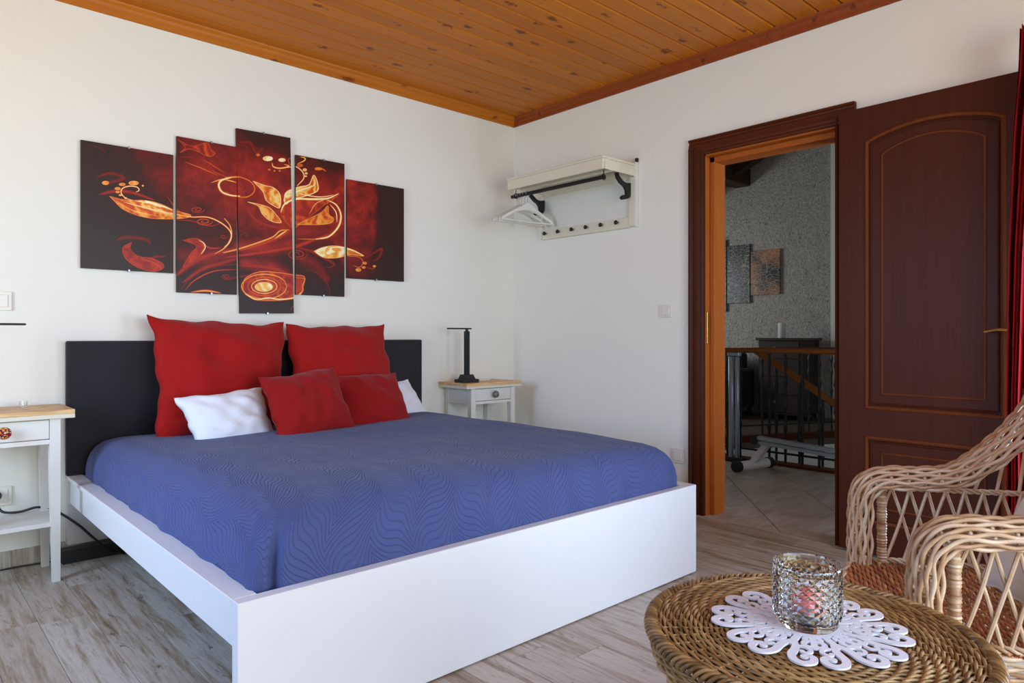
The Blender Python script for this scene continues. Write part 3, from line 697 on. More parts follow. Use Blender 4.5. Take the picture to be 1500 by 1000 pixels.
# ------------------------------------------------------------------ nightstands
def nightstand(lx0, yf, km, label):
    # lx0: outer left of legs, yf: front face of legs
    root = thing('nightstand', (lx0+.19, yf+.15, 0), label, 'nightstand')
    Wd, Dp, H = .386, .285, .680; lx1 = lx0+Wd; yb = yf+Dp; L = .038
    for (a, c, sx, sy) in ((lx0, yf, 1, 1), (lx1-L, yf, -1, 1), (lx0, yb-L, 1, -1), (lx1-L, yb-L, -1, -1)):
        t = .010; b = MB()
        top = [(a, c), (a+L, c), (a+L, c+L), (a, c+L)]; bx0 = a+(t if sx < 0 else 0); bx1 = a+L-(t if sx > 0 else 0); by0 = c+(t if sy < 0 else 0); by1 = c+L-(t if sy > 0 else 0)
        bot = [(bx0, by0), (bx1, by0), (bx1, by1), (bx0, by1)]
        v = [(*p, 0) for p in bot]+[(*p, .50) for p in top]+[(*p, H) for p in top]
        b.add(v, [(3, 2, 1, 0), (8, 9, 10, 11)]+[(i, (i+1) % 4, 4+(i+1) % 4, 4+i) for i in range(4)]+[(4+i, 4+(i+1) % 4, 8+(i+1) % 4, 8+i) for i in range(4)])
        fb(b, 'leg', M['whitep'], root)
    b = MB(); b.box((lx0+.004, yf+L, .575), (lx0+.022, yb-L, H)); b.box((lx1-.022, yf+L, .575), (lx1-.004, yb-L, H)); b.box((lx0+L, yb-.024, .575), (lx1-L, yb-.006, H))
    b.box((lx0+L, yf+.004, .576), (lx1-L, yf+.022, .594)); fb(b, 'apron', M['whitep'], root)
    d = fb(MB().box((lx0+L+.002, yf+.002, .598), (lx1-L-.002, yf+.020, H-.004), .001), 'drawer', M['whitep'], root)
    kb = MB().lathe([(.008, 0), (.008, .014), (.020, .018), (.0245, .026), (.022, .033), (.012, .038), (.002, .040)], (lx0+Wd/2, yf+.002, .637), 24, 1, -1).build('knob', km, smooth=True)
    kb.parent = d; kb.matrix_parent_inverse = Matrix()
    fb(MB().box((lx0-.048, yf-.016, H), (lx1+.05, yb+.02, .698), .002), 'tabletop_underside', M['cream'], root)
    fb(MB().box((lx0-.048, yf-.016, .698), (lx1+.05, yb+.02, .716), .002), 'tabletop', M['nstop'], root, label='pale pine block tabletop')
    return root
nl = nightstand(.169, 3.397, M['knob_l'], 'white nightstand with pine top left of the bed, red patterned knob')
fb(MB().box((.173, 3.400, .232), (.551, 3.678, .250), .001), 'shelf', M['whitep'], nl)
nr = nightstand(2.822, 3.469, M['knob_r'], 'white nightstand with pine top in the corner right of the bed, grey knob')
fb(MB().box((2.826, 3.472, .232), (3.204, 3.750, .250), .001), 'shelf', M['whitep'], nr)
def lamp(x_, y_, ang, label, z0=.716):
    t = thing('desk_lamp', (x_, y_, z0), label, 'lamp', 'black bedside lamps'); t.rotation_euler = (0, 0, ang)
    b = MB(); b.box((-.068, -.05, 0), (.068, .05, .022), .004); b.build('base', M['blackp'], parent=t)
    b = MB(); v = [(sx*h_, sy*h_*.8, z_) for z_, h_ in ((.022, .046), (.052, .034)) for sx, sy in ((-1, -1), (1, -1), (1, 1), (-1, 1))]
    b.add(v, [(3, 2, 1, 0), (4, 5, 6, 7)]+[(i, (i+1) % 4, 4+(i+1) % 4, 4+i) for i in range(4)]); b.build('base_step', M['blackp'], parent=t)
    MB().box((-.017, -.014, .05), (.017, .014, .340), .004).build('pole', M['black'], parent=t)
    MB().lathe([(.010, .338), (.010, .352), (.006, .356)], (0, 0, 0), 14).build('hinge', M['black'], parent=t, smooth=True)
    MB().box((-.155, -.018, .352), (.030, .018, .361), .003).build('light_arm', M['black'], parent=t)
    return t
lamp(2.875, 3.58, 0, 'slim black reading lamp on the right nightstand')
lamp(.268, 3.52, PI, 'slim black reading lamp on the left nightstand, arm reaching right').scale = (1, 1, 1)
ll = bpy.data.objects['desk_lamp.001']
for c in ll.children:
    if c.name.startswith('light_arm'): c.scale = (1.18, 1, 1)
b = MB().box((2.98, 3.60, .716), (3.10, 3.665, .728), .004); tag(b.build('phone', M['plastic']), 'small pale phone lying at the back of the right nightstand', 'phone')
b = MB().lathe([(.012, 0), (.014, .002), (.016, .026), (.014, .026), (.012, .004)], (.455, 3.62, .716), 16); tag(b.build('cup', M['glass'], smooth=True), 'tiny clear cup on the left nightstand top', 'cup')

# switches and sockets
def plate(name, c, ax, w_, h_, label, cat, socket=False):
    t = thing(name, c, label, cat)
    def bx(u0, u1, z0, z1, d0, d1, nm, m=M['plastic']):
        b = MB()
        if ax == 'y': b.box((u0, -d1, z0), (u1, -d0, z1), .002)
        else: b.box((-d1, u0, z0), (-d0, u1, z1), .002)
        return b.build(nm, m, parent=t)
    bx(-w_/2, w_/2, -h_/2, h_/2, 0, .009, 'frame'); bx(-w_*.33, w_*.33, -h_*.33, h_*.33, .009, .013, 'rocker' if not socket else 'insert')
    return t
plate('light_switch', (.388, DY, 1.178), 'y', .085, .083, 'white wall switch above the left nightstand', 'switch')
plate('light_switch', (DX, 2.415, 1.173), 'x', .085, .074, 'white wall switch beside the doorway', 'switch')
plate('wall_socket', (.388, DY, .318), 'y', .085, .085, 'white wall socket behind the left nightstand', 'socket', True)
plate('wall_socket', (DX, 2.330, .318), 'x', .085, .085, 'white wall socket on door wall just behind the bed foot', 'socket', True)
pc = thing('power_cable', (.388, 3.74, .318), 'black power cable running from the socket towards the bed', 'cable')
fb(MB().lathe([(.020, .013), (.020, .035), (.012, .052), (.006, .06)], (.372, DY, .326), 18, 1, -1), 'plug', M['blackp'], pc, smooth=True)
fb(MB().tube(catmull([(.372, 3.70, .322), (.375, 3.69, .285), (.395, 3.675, .262), (.45, 3.66, .258), (.515, 3.655, .268), (.58, 3.65, .24), (.66, 3.62, .17), (.72, 3.6, .10), (.80, 3.6, .02), (.95, 3.6, .008)], 8), .0055, 8), 'cord', M['blackp'], pc, smooth=True)
tag(MB().tube(catmull([(.1, 3.66, .006), (.3, 3.70, .005), (.42, 3.71, .006), (.55, 3.70, .006), (.66, 3.68, .008)], 8), .0035, 6).build('thin_cable', M['blackp'], smooth=True), 'thin black cable lying on the floor along the baseboard', 'cable')
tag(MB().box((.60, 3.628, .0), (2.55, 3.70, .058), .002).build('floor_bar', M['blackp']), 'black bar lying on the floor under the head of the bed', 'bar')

# ------------------------------------------------------------------ five-part fire flower picture
def paint():
    X0_, X1_, Z0_, Z1_ = .68, 2.50, 1.13, 2.17; R = 760; Wp, Hp = int((X1_-X0_)*R), int((Z1_-Z0_)*R)
    H = np.zeros((Hp, Wp), 'f'); r = np.random.RandomState(2)
    def noise(sc, a=1.0):
        gx, gy = int(Wp/sc)+3, int(Hp/sc)+3; g = r.rand(gy, gx); yy, xx = np.mgrid[0:Hp, 0:Wp]/sc
        i, j = yy.astype(int), xx.astype(int); fy, fx = yy-i, xx-j; fy = fy*fy*(3-2*fy); fx = fx*fx*(3-2*fx)
        return ((g[i, j]*(1-fx)+g[i, j+1]*fx)*(1-fy)+(g[i+1, j]*(1-fx)+g[i+1, j+1]*fx)*fy)*a
    fbm = noise(120)*.5+noise(55)*.28+noise(25)*.15+noise(10)*.07
    def c1(p): return 100+p[0]/3.572, 170+p[1]/3.572
    def c2(p): return 330+p[0]/3.333, 170+p[1]/3.333
    def img(p, c):
        q = ony(*c(p), 3.74); return (q[0]-X0_)*R, (q[2]-Z0_)*R
    K = 2.05      # image px per photo px, roughly
    def stroke(pts, wd, ht, c, tip=.25, mode='max'):
        P = catmull([img(p, c) for p in pts], 14); n = len(P); s0 = wd*K/ (3.572 if c is c1 else 3.333)
        L = np.linspace(0, 1, n); ww = s0*(tip+(1-tip)*np.sin(PI*L)**.7)
        step = []
        for i in range(n-1):
            d = np.linalg.norm(P[i+1]-P[i]); m = max(1, int(d/max(1.0, s0*.3)))
            for k in range(m): t = k/m; step.append((*(P[i]*(1-t)+P[i+1]*t), ww[i]*(1-t)+ww[i+1]*t))
        for x_, y_, q in step:
            q = max(q, 1.1); e = int(q*2.6)+2; xa, xb, ya, yb = max(0, int(x_)-e), min(Wp, int(x_)+e), max(0, int(y_)-e), min(Hp, int(y_)+e)
            if xa >= xb or ya >= yb: continue
            yy, xx = np.mgrid[ya:yb, xa:xb]; g = ht*np.exp(-((xx-x_)**2+(yy-y_)**2)/(q*q))
            H[ya:yb, xa:xb] = np.maximum(H[ya:yb, xa:xb], g)
    def fill(pts, ht, c, edge=None, ew=4, tex=.35):
        P = catmull([img(p, c) for p in list(pts)+[pts[0]]], 6)
        xa, xb, ya, yb = max(0, int(P[:, 0].min())-2), min(Wp, int(P[:, 0].max())+2), max(0, int(P[:, 1].min())-2), min(Hp, int(P[:, 1].max())+2)
        yy, xx = np.mgrid[ya:yb, xa:xb]; ins = np.zeros(xx.shape, bool)
        for i in range(len(P)-1):
            x1, y1_, x2, y2 = *P[i], *P[i+1]
            if y1_ == y2: continue
            ins ^= ((yy > min(y1_, y2)) & (yy <= max(y1_, y2)) & (xx < (x2-x1)*(yy-y1_)/(y2-y1_)+x1))
        tx = fbm[ya:yb, xa:xb]; st = .5+.5*np.sin((xx*.35+yy*.2)*.18+tx*30)
        val = ht*(1-tex*1.25+tex*1.25*(.6*st+.7*tx)); H[ya:yb, xa:xb] = np.where(ins, np.maximum(H[ya:yb, xa:xb], val), H[ya:yb, xa:xb])
        if edge: stroke(list(pts)+[pts[0]], ew, edge, c, .7)
    def spiral(cx, cy, rx, ry, turns, ht, c, wd=3):
        stroke([(cx+rx*(1-.8*t)*math.cos(turns*2*PI*t), cy+ry*(1-.8*t)*math.sin(turns*2*PI*t)) for t in np.linspace(0, 1, int(turns*10)+3)], wd, ht, c, .6)
    def dot(cx, cy, rx, ry, ht, c):
        fill([(cx+rx*math.cos(a), cy+ry*math.sin(a)) for a in np.arange(8)*PI/4], ht, c, ht+.12, 3, .15)
    # soft red background
    for pts, wd, ht, c in [
        ([(640, 300), (760, 380), (860, 480)], 130, .20, c1), ([(640, 200), (800, 260), (880, 300)], 90, .17, c1), ([(480, 300), (560, 420), (600, 500)], 60, .14, c1),
        ([(60, 250), (150, 350), (250, 450), (330, 500)], 150, .30, c2), ([(340, 300), (440, 330), (540, 440), (560, 560)], 130, .32, c2),
        ([(350, 560), (460, 560), (560, 600)], 90, .30, c2), ([(600, 380), (680, 400), (700, 520), (640, 640)], 90, .24, c2), ([(600, 450), (640, 560)], 110, .22, c2),
        ([(60, 640), (200, 640), (330, 620)], 80, .34, c2), ([(580, 720), (700, 740), (880, 720)], 90, .26, c1), ([(90, 720), (220, 740), (330, 800)], 70, .34, c2),
        ([(360, 700), (430, 720), (500, 800)], 50, .26, c2), ([(100, 130), (180, 180), (300, 210)], 50, .26, c2), ([(600, 170), (700, 160), (760, 200)], 60, .28, c1)]:
        stroke(pts, wd, ht, c, .6)
    H *= (.55+.9*fbm)
    yy, xx = np.mgrid[0:Hp, 0:Wp]; un, vn = xx/Wp, yy/Hp
    wx = un+(noise(70)-.5)*.10+(noise(24)-.5)*.03; wy = vn+(noise(70)-.5)*.14+(noise(24)-.5)*.04
    B = np.exp(-((wx-.56)/.26)**2-((wy-.60)/.26)**2)+.55*np.exp(-((wx-.33)/.16)**2-((wy-.80)/.22)**2)+.75*np.exp(-((wx-.80)/.07)**4-((wy-.55)/.25)**4)
    B += .35*np.exp(-((wx-.22)/.10)**2-((wy-.66)/.14)**2)
    rid = 1-np.abs(2*fbm-1)*3.2; rid2 = 1-np.abs(noise(60)*.6+noise(20)*.4-.5)*7
    H = np.maximum(H, np.clip(B, 0, 1)*(.27+.10*np.clip(rid, 0, 1)+.07*np.clip(rid2, 0, 1)))
    # smoky ribbons
    for pts, wd, ht, c in [
        ([(570, 830), (650, 765), (750, 725), (890, 690)], 30, .42, c1), ([(600, 870), (700, 800), (800, 770), (890, 745)], 18, .40, c1), ([(150, 320), (220, 300), (290, 325), (230, 345), (190, 350)], 14, .30, c1),
        ([(165, 410), (240, 395), (330, 400), (450, 440)], 14, .42, c1), ([(100, 150), (170, 170), (200, 205)], 7, .18, c1), ([(250, 650), (300, 635), (400, 645), (430, 670)], 14, .26, c1),
        ([(510, 735), (470, 735), (430, 740)], 10, .3, c1), ([(70, 130), (120, 130), (150, 180), (190, 150)], 16, .32, c2), ([(60, 110), (100, 150), (140, 190)], 10, .3, c2),
        ([(100, 430), (140, 500), (230, 540), (330, 545)], 16, .42, c2), ([(0, 660), (120, 640), (240, 600), (320, 560)], 26, .5, c2), ([(0, 690), (150, 670), (330, 640), (430, 605), (520, 570)], 20, .46, c2),
        ([(70, 730), (180, 735), (280, 760), (340, 810)], 22, .45, c2), ([(340, 640), (420, 660), (480, 690), (540, 730)], 16, .36, c2), ([(380, 740), (450, 770), (500, 820), (512, 875)], 4, .34, c2),
        ([(360, 720), (430, 750), (480, 800), (498, 860)], 3, .3, c2), ([(600, 400), (660, 350), (720, 370), (735, 420), (700, 440), (640, 470)], 22, .30, c2), ([(735, 440), (710, 460), (690, 500)], 14, .26, c2),
        ([(690, 690), (740, 660), (765, 650), (750, 690), (720, 710)], 12, .36, c2), ([(0, 800), (100, 780), (220, 775), (330, 790)], 10, .3, c2), ([(450, 250), (480, 262), (490, 270)], 8, .6, c2), ([(650, 360), (700, 345), (740, 330)], 8, .34, c1), ([(830, 530), (835, 510)], 5, .45, c1)]:
        stroke(pts, wd, ht, c)
    # leaf on panel one, lower leaf, small flames
    fill([(215, 420), (300, 440), (400, 442), (480, 460), (560, 495), (640, 518), (600, 535), (480, 538), (380, 525), (290, 490), (245, 450)], .74, c1, .78, 3)
    for pts, wd, ht in [([(350, 445), (430, 455), (500, 475), (548, 495)], 8, .98), ([(290, 450), (400, 480), (540, 515)], 6, .9), ([(250, 445), (340, 495), (470, 525)], 4, .86), ([(420, 465), (500, 500), (600, 520)], 4, .92)]: stroke(pts, wd, ht, c1)
    stroke([(550, 512), (640, 528), (730, 530), (800, 560), (848, 605), (848, 650), (815, 692), (765, 722)], 7, .86, c1, .35); stroke([(570, 545), (650, 550), (740, 575), (800, 560)], 4, .5, c1)
    stroke([(520, 425), (560, 480), (620, 525)], 3, .62, c1)
    for d_ in [(342, 351, 25, 10), (195, 350, 17, 9), (282, 358, 16, 6), (258, 380, 14, 6), (258, 398, 9, 4), (272, 414, 7, 3), (390, 365, 4, 3), (300, 430, 6, 3)]: dot(*d_, .72, c1)
    stroke([(355, 398), (370, 388), (358, 372), (320, 367), (285, 378), (276, 402), (300, 430), (340, 442)], 5, .92, c1, .5)
    fill([(330, 660), (285, 690), (300, 745), (360, 790), (440, 812), (490, 800), (495, 775), (440, 745), (370, 735), (325, 700)], .46, c1, .56, 3)
    stroke([(380, 745), (450, 770), (490, 800)], 4, .62, c1)
    fill([(600, 650), (650, 640), (690, 648), (715, 680), (700, 720), (640, 765), (600, 790), (640, 720), (670, 680)], .5, c1, .58, 3); stroke([(680, 648), (708, 665), (715, 690), (695, 722)], 6, .95, c1); stroke([(690, 655), (740, 690), (800, 690)], 8, .5, c1)
    fill([(575, 125), (650, 158), (725, 140), (745, 175), (768, 195), (735, 212), (680, 188), (630, 172), (585, 192), (610, 165)], .5, c1, .62, 3, .6)
    stroke([(610, 240), (700, 275), (790, 315)], 5, .66, c1); stroke([(698, 225), (755, 258), (818, 300)], 6, .56, c1); stroke([(580, 215), (640, 215), (680, 245)], 6, .38, c1); stroke([(740, 280), (780, 300), (830, 320)], 12, .48, c1)
    stroke([(745, 350), (790, 335), (850, 322), (900, 320)], 6, .8, c1); stroke([(850, 322), (800, 338), (787, 365), (805, 398), (850, 415), (900, 420)], 11, .88, c1, .6)
    spiral(675, 490, 38, 16, 1.7, .55, c1, 3); spiral(710, 552, 45, 20, 1.7, .62, c1, 4); spiral(825, 840, 26, 14, 1.8, .42, c1, 3); spiral(812, 630, 20, 12, 1.2, .5, c1, 3)
    stroke([(610, 912), (660, 860), (760, 812), (885, 802)], 5, .56, c1); stroke([(590, 905), (640, 850), (740, 790), (885, 775)], 3, .42, c1); stroke([(640, 922), (720, 914), (800, 926)], 9, .74, c1)
    # panel three and four: ring, stem curls
    stroke([(0, 300), (70, 298), (128, 325), (142, 365), (105, 395), (40, 390), (0, 372)], 7, .66, c2, .7); spiral(62, 348, 45, 30, 1.6, .5, c2, 3)
    stroke([(0, 312), (30, 318), (55, 325)], 6, .8, c2); stroke([(-5, 500), (22, 535), (30, 580), (15, 620), (-5, 640)], 6, .8, c2, .7)
    for d_ in [(208, 208, 24, 11), (277, 215, 17, 8), (388, 263, 9, 6), (395, 280, 6, 4), (393, 294, 5, 3)]: dot(*d_, .84, c2)
    for d_ in [(365, 241, 13, 6), (160, 190, 8, 5), (215, 262, 5, 3), (240, 268, 4, 3), (265, 268, 4, 3), (455, 258, 18, 6)]: dot(*d_, .62, c2)
    stroke([(228, 228), (235, 248), (270, 255), (310, 245), (285, 235)], 8, .85, c2); stroke([(330, 245), (312, 232), (308, 212), (330, 200)], 3, .7, c2)
    stroke([(365, 200), (388, 205), (385, 218), (350, 235)], 6, .88, c2); stroke([(300, 252), (345, 248), (378, 275), (382, 305), (350, 342)], 6, .94, c2, .5)
    fill([(135, 318), (190, 338), (238, 352), (268, 388), (266, 445), (240, 440), (200, 412), (182, 368)], .72, c2, .92, 4); stroke([(150, 325), (205, 350), (215, 400), (260, 445)], 4, .5, c2)
    fill([(110, 420), (160, 430), (215, 448), (250, 485), (272, 520), (222, 512), (182, 480), (160, 440)], .7, c2, .86, 4)
    fill([(285, 412), (298, 372), (355, 348), (408, 335), (432, 290), (452, 335), (446, 368), (385, 392), (325, 408), (296, 430)], .80, c2, .97, 5); stroke([(300, 400), (360, 365), (430, 340), (440, 310)], 7, 1.0, c2)
    fill([(272, 480), (288, 432), (340, 408), (430, 412), (500, 405), (552, 380), (520, 412), (478, 438), (440, 470), (400, 500), (340, 545), (300, 525)], .56, c2, .62, 4)
    stroke([(270, 470), (290, 430), (345, 406), (430, 406), (500, 402), (555, 378)], 10, 1.0, c2, .3); stroke([(345, 375), (400, 388), (470, 395), (530, 385)], 6, .9, c2); stroke([(410, 480), (440, 430), (490, 405)], 4, .9, c2)
    fill([(350, 530), (410, 500), (470, 470), (500, 440), (505, 480), (528, 500), (515, 522), (460, 530), (400, 530)], .70, c2, .80, 4)
    stroke([(498, 410), (542, 435), (564, 485), (552, 540), (505, 588), (440, 602)], 12, .92, c2, .3); stroke([(510, 430), (540, 470), (545, 520)], 6, .98, c2)
    stroke([(310, 556), (268, 560), (232, 590), (160, 618), (60, 650), (-10, 668)], 7, .80, c2, .6); stroke([(300, 560), (275, 575), (240, 600)], 9, .84, c2); stroke([(350, 600), (440, 600), (500, 585)], 5, .66, c2)
    stroke([(385, 575), (430, 558), (465, 565), (440, 575)], 2, .5, c2); stroke([(90, 620), (75, 590), (95, 570), (108, 590)], 2, .5, c2); stroke([(160, 640), (165, 600), (140, 595)], 2, .5, c2)
    spiral(350, 675, 52, 26, 2.0, .52, c2, 4)
    # rose at the foot of the tall panel
    fill([(85, 840), (100, 790), (170, 760), (260, 765), (330, 775), (385, 785), (380, 830), (360, 880), (300, 895), (220, 900), (150, 895), (100, 870)], .55, c2, .74, 5)
    for rx, ry, h_, w_ in ((110, 60, .78, 6), (80, 45, .6, 8), (62, 34, .86, 5)): stroke([(190+rx*math.cos(a), 832+ry*math.sin(a)) for a in np.linspace(0, 2*PI, 13)], w_, h_, c2, .8)
    dot(188, 834, 44, 22, .82, c2); stroke([(100, 870), (150, 895), (210, 888), (270, 895), (340, 885), (372, 860)], 9, .88, c2, .6)
    stroke([(340, 790), (385, 795), (375, 830), (380, 850), (360, 880)], 6, .74, c2); stroke([(320, 950), (325, 935), (345, 925)], 4, .42, c2)
    # bud across panels four and five
    fill([(432, 660), (480, 640), (540, 634), (600, 648), (675, 682), (610, 678), (545, 692), (480, 690)], .84, c2, .8, 4)
    stroke([(500, 645), (560, 640), (620, 655), (680, 684)], 9, 1.0, c2, .2); stroke([(440, 662), (520, 665), (600, 662)], 4, .66, c2)
    stroke([(600, 685), (650, 688), (672, 712), (655, 738), (622, 728)], 3, .82, c2, .6); stroke([(500, 700), (530, 715), (520, 735), (490, 738)], 3, .5, c2)
    for d_ in [(650, 751, 13, 7), (681, 718, 9, 5), (676, 739, 8, 4), (728, 733, 7, 4)]: dot(*d_, .72, c2)
    stroke([(690, 740), (720, 745), (732, 732)], 3, .66, c2)
    def blur(a, sg):
        fy, fx = np.fft.fftfreq(Hp)[:, None], np.fft.rfftfreq(Wp)[None]
        return np.fft.irfft2(np.fft.rfft2(a)*np.exp(-2*(PI*sg)**2*(fx*fx+fy*fy)), s=(Hp, Wp))
    hot = np.clip((H-.6)/.4, 0, 1); H = H+.15*blur(hot, 9)+.10*blur(hot, 3)*(H > .3)
    Hc = np.clip(H**.93*(.98+.22*fbm), 0, 1)
    ks = [0, .12, .25, .4, .52, .64, .76, .88, 1.0]
    cols = np.array([(48, 34, 28), (66, 28, 20), (104, 26, 18), (146, 34, 24), (180, 50, 28), (212, 88, 30), (236, 138, 46), (250, 192, 92), (255, 242, 196)])/255.
    rgb = np.stack([np.interp(Hc, ks, cols[:, i]) for i in range(3)], -1)
    im = bpy.data.images.new('fire_flower_print', Wp, Hp); out = np.ones((Hp, Wp, 4), 'f'); out[..., :3] = rgb
    im.pixels.foreach_set(out.ravel()); im.update(); im.pack()
    return im, (X0_, X1_, Z0_, Z1_)
IM, EXT = paint()
g = N('fire_flower_print'); tx = g.n('ShaderNodeTexImage', {0: g.n('ShaderNodeUVMap').outputs[0]}); tx.image = IM
g.set(Base_Color=tx.outputs[0], Roughness=.4, Specular_IOR_Level=.25); M['art'] = g.m
M['artedge'] = flat('panel_edge', srgb(60, 46, 36), .7)
AP = [((.692, 1.097), 1.342, 1.942, 0), ((1.113, 1.417), 1.246, 2.042, 0), ((1.424, 1.730), 1.149, 2.147, -.021), ((1.752, 2.061), 1.260, 2.060, 0), ((2.079, 2.486), 1.373, 1.971, 0)]
AL = ['leftmost panel of the fire flower picture, glowing leaf on black', 'second panel from left of the fire flower picture, red swirls', 'tallest middle panel of the fire flower picture with rose at bottom', 'fourth panel of the fire flower picture with big glowing blossom', 'rightmost panel of the fire flower picture, half red half black']
for i, ((xa, xb), za, zb, rot) in enumerate(AP):
    t = thing('picture_panel', ((xa+xb)/2, DY, (za+zb)/2), AL[i], 'picture', 'fire flower picture panels above the bed')
    hw, hh = (xb-xa)/2, (zb-za)/2; t.rotation_euler = (0, rot, 0)
    MB().box((-hw, -.018, -hh), (hw, -.006, hh)).build('backing', M['artedge'], parent=t)
    v = np.array([(-hw, -.0195, -hh), (hw, -.0195, -hh), (hw, -.0195, hh), (-hw, -.0195, hh), (-hw, -.0178, -hh), (hw, -.0178, -hh), (hw, -.0178, hh), (-hw, -.0178, hh)])
    cr, sr = math.cos(rot), math.sin(rot)
    uv = [(((xa+xb)/2+p[0]*cr+p[2]*sr-EXT[0])/(EXT[1]-EXT[0]), ((za+zb)/2-p[0]*sr+p[2]*cr-EXT[2])/(EXT[3]-EXT[2])) for p in v]
    MB().add(v, [(0, 1, 2, 3), (4, 5, 6, 7), (0, 1, 5, 4), (1, 2, 6, 5), (2, 3, 7, 6), (3, 0, 4, 7)]).build('print', M['art'], parent=t, uv=uv)
    for sz in (-1, 1):
        MB().box((-.004+.02*(i % 2), -.024, sz*hh-.006), (.004+.02*(i % 2), 0, sz*hh+.006), .001).build('clip', M['steel'], parent=t)

# ------------------------------------------------------------------ coat shelf with rail and hangers
sh = thing('coat_shelf', (DX, 3.04, 1.7), 'cream wall coat shelf with black rail and scroll brackets beside the corner', 'shelf')
SY0, SY1, SX = 2.63, 3.465, 3.135
b = MB(); b.box((SX+.018, SY0, 2.026), (DX, SY0+.02, 2.075), .002); b.box((SX+.018, SY1-.02, 2.026), (DX, SY1, 2.075), .002); b.box((SX, SY0-.0, 2.012), (SX+.018, SY1, 2.075), .002)
b.box((DX-.02, SY0+.02, 2.0), (DX, SY1-.02, 2.075)); b.box((SX+.018, SY0-.004, 2.012), (DX-.02, SY0, 2.055), .001); fb(b, 'shelf_frame', M['cream'], sh)
fb(MB().box((SX-.006, SY0-.008, 2.075), (DX, SY1+.006, 2.090), .003), 'shelf_board', M['cream'], sh)
fb(MB().box((SX+.1, SY0+.02, 2.02), (SX+.135, SY1-.02, 2.074)), 'batten', M['cream'], sh)
fb(MB().box((DX-.010, SY0, 1.706), (DX, SY1-.02, 2.02)), 'back_panel', M['whitep'], sh)
fb(MB().box((DX-.028, SY0-.012, 1.700), (DX-.001, SY0+.006, 2.10), .002), 'side_post', M['whitep'], sh)
fb(MB().box((DX-.028, SY0+.006, 1.706), (DX-.010, SY0+.045, 2.01), .002), 'stile', M['cream'], sh)
fb(MB().box((DX-.034, SY1-.024, 1.706), (DX-.010, SY1-.006, 2.01), .002), 'stile', M['whitep'], sh)
fb(MB().box((DX-.026, SY0+.045, 1.700), (DX-.010, SY1-.024, 1.765), .002), 'peg_rail', M['cream'], sh)
for k in range(6):
    y_ = 2.762+k*(3.398-2.762)/5
    fb(MB().lathe([(.004, 0), (.004, .012), (.012, .015), (.014, .022), (.009, .028), (.001, .030)], (DX-.026, y_, 1.740), 14, 0, -1), 'peg', M['black'], sh, smooth=True)
for y_ in (2.665, 3.425):
    poly = []
    for X_, Y_ in [(362, 262), (382, 330), (418, 378), (458, 412), (482, 450), (490, 500), (476, 520), (452, 508), (434, 532), (456, 558), (500, 552), (530, 534), (546, 500), (548, 380), (492, 380), (452, 360), (418, 320), (396, 288), (392, 262)]:
        fr_ = (540-X_)/375; poly.append((3.440-fr_*.305, 2.09-(Y_-180+105*fr_)*.000573*(1-.07*fr_)))
    b = MB(); b.prism(poly, 1, y_-.008, y_+.008)
    b.lathe([(.001, -.013), (.009, -.009), (.013, 0), (.009, .009), (.001, .013)], (poly[8][0]+.004, y_, poly[8][1]-.003), 12)
    fb(b, 'bracket', M['black'], sh, smooth=True)
fb(MB().tube([(SX+.065, 2.668, 1.978), (SX+.065, 3.49, 1.978)], .0125, 14), 'hanging_rail', M['black'], sh, smooth=True)
for y_ in (2.675, 3.45):
    b = MB(); b.tube([(SX+.065, y_, 2.02), (SX+.065, y_, 1.99)], .003, 8); b.tube([(SX+.065+.017*math.cos(a), y_, 1.978+.017*math.sin(a)) for a in np.arange(12)*PI/6], .003, 6, closed=True)
    fb(b, 'rail_hook', M['black'], sh, smooth=True)
fb(MB().box((DX-.02, SY0-.014, 2.10), (DX-.004, SY0+.002, 2.125), .002), 'mount', M['black'], sh)
# white wooden hangers
def hanger(y_, ang, label, prev=None):
    t = thing('clothes_hanger', (SX+.065, y_, 1.978), label, 'hanger', 'white hangers on the coat rail'); t.rotation_euler = (0, 0, ang)
    if prev:
        for c in prev.children:
            d = c.copy(); C.objects.link(d); d.parent = t
        return t
    A = catmull([(-.215, 0, -.195), (-.205, 0, -.178), (-.13, 0, -.135), (-.06, 0, -.105), (0, 0, -.085), (.06, 0, -.105), (.13, 0, -.135), (.205, 0, -.178), (.215, 0, -.195)], 6)
    b = MB(); v = []; n = len(A)
    for i, p in enumerate(A):
        hh = .010+.017*math.exp(-(p[0]/.05)**2); dd = .006
        v += [(p[0], -dd, p[2]-hh), (p[0], dd, p[2]-hh), (p[0], dd, p[2]+hh*.8), (p[0], -dd, p[2]+hh*.8)]
    f = [(i*4+k, i*4+(k+1) % 4, i*4+4+(k+1) % 4, i*4+4+k) for i in range(n-1) for k in range(4)]+[(3, 2, 1, 0), (n*4-4, n*4-3, n*4-2, n*4-1)]
    b.add(v, f).build('shoulder', M['whitep'], parent=t)
    MB().tube([(-.205, 0, -.188), (.205, 0, -.188)], .0055, 8).build('trouser_bar', M['whitep'], parent=t, smooth=True)
    MB().tube(catmull([(-.012, 0, -.004), (-.016, 0, .008), (0, 0, .0165), (.016, 0, .004), (.014, 0, -.012), (0, 0, -.028), (0, 0, -.065)], 5), .0018, 6).build('hook', M['steel'], parent=t, smooth=True)
    return t
hp = None
HL = ['front white wooden hanger, nearest the room', 'second white hanger close behind the front one', 'third white hanger, turned slightly edge on', 'fourth white hanger from the front', 'rearmost white hanger near the corner']
for k, (y_, a_) in enumerate([(3.335, -.10), (3.365, -.32), (3.395, .10), (3.42, -.22), (3.438, .0)]):
    o = hanger(y_, a_, HL[k], hp); hp = hp or o

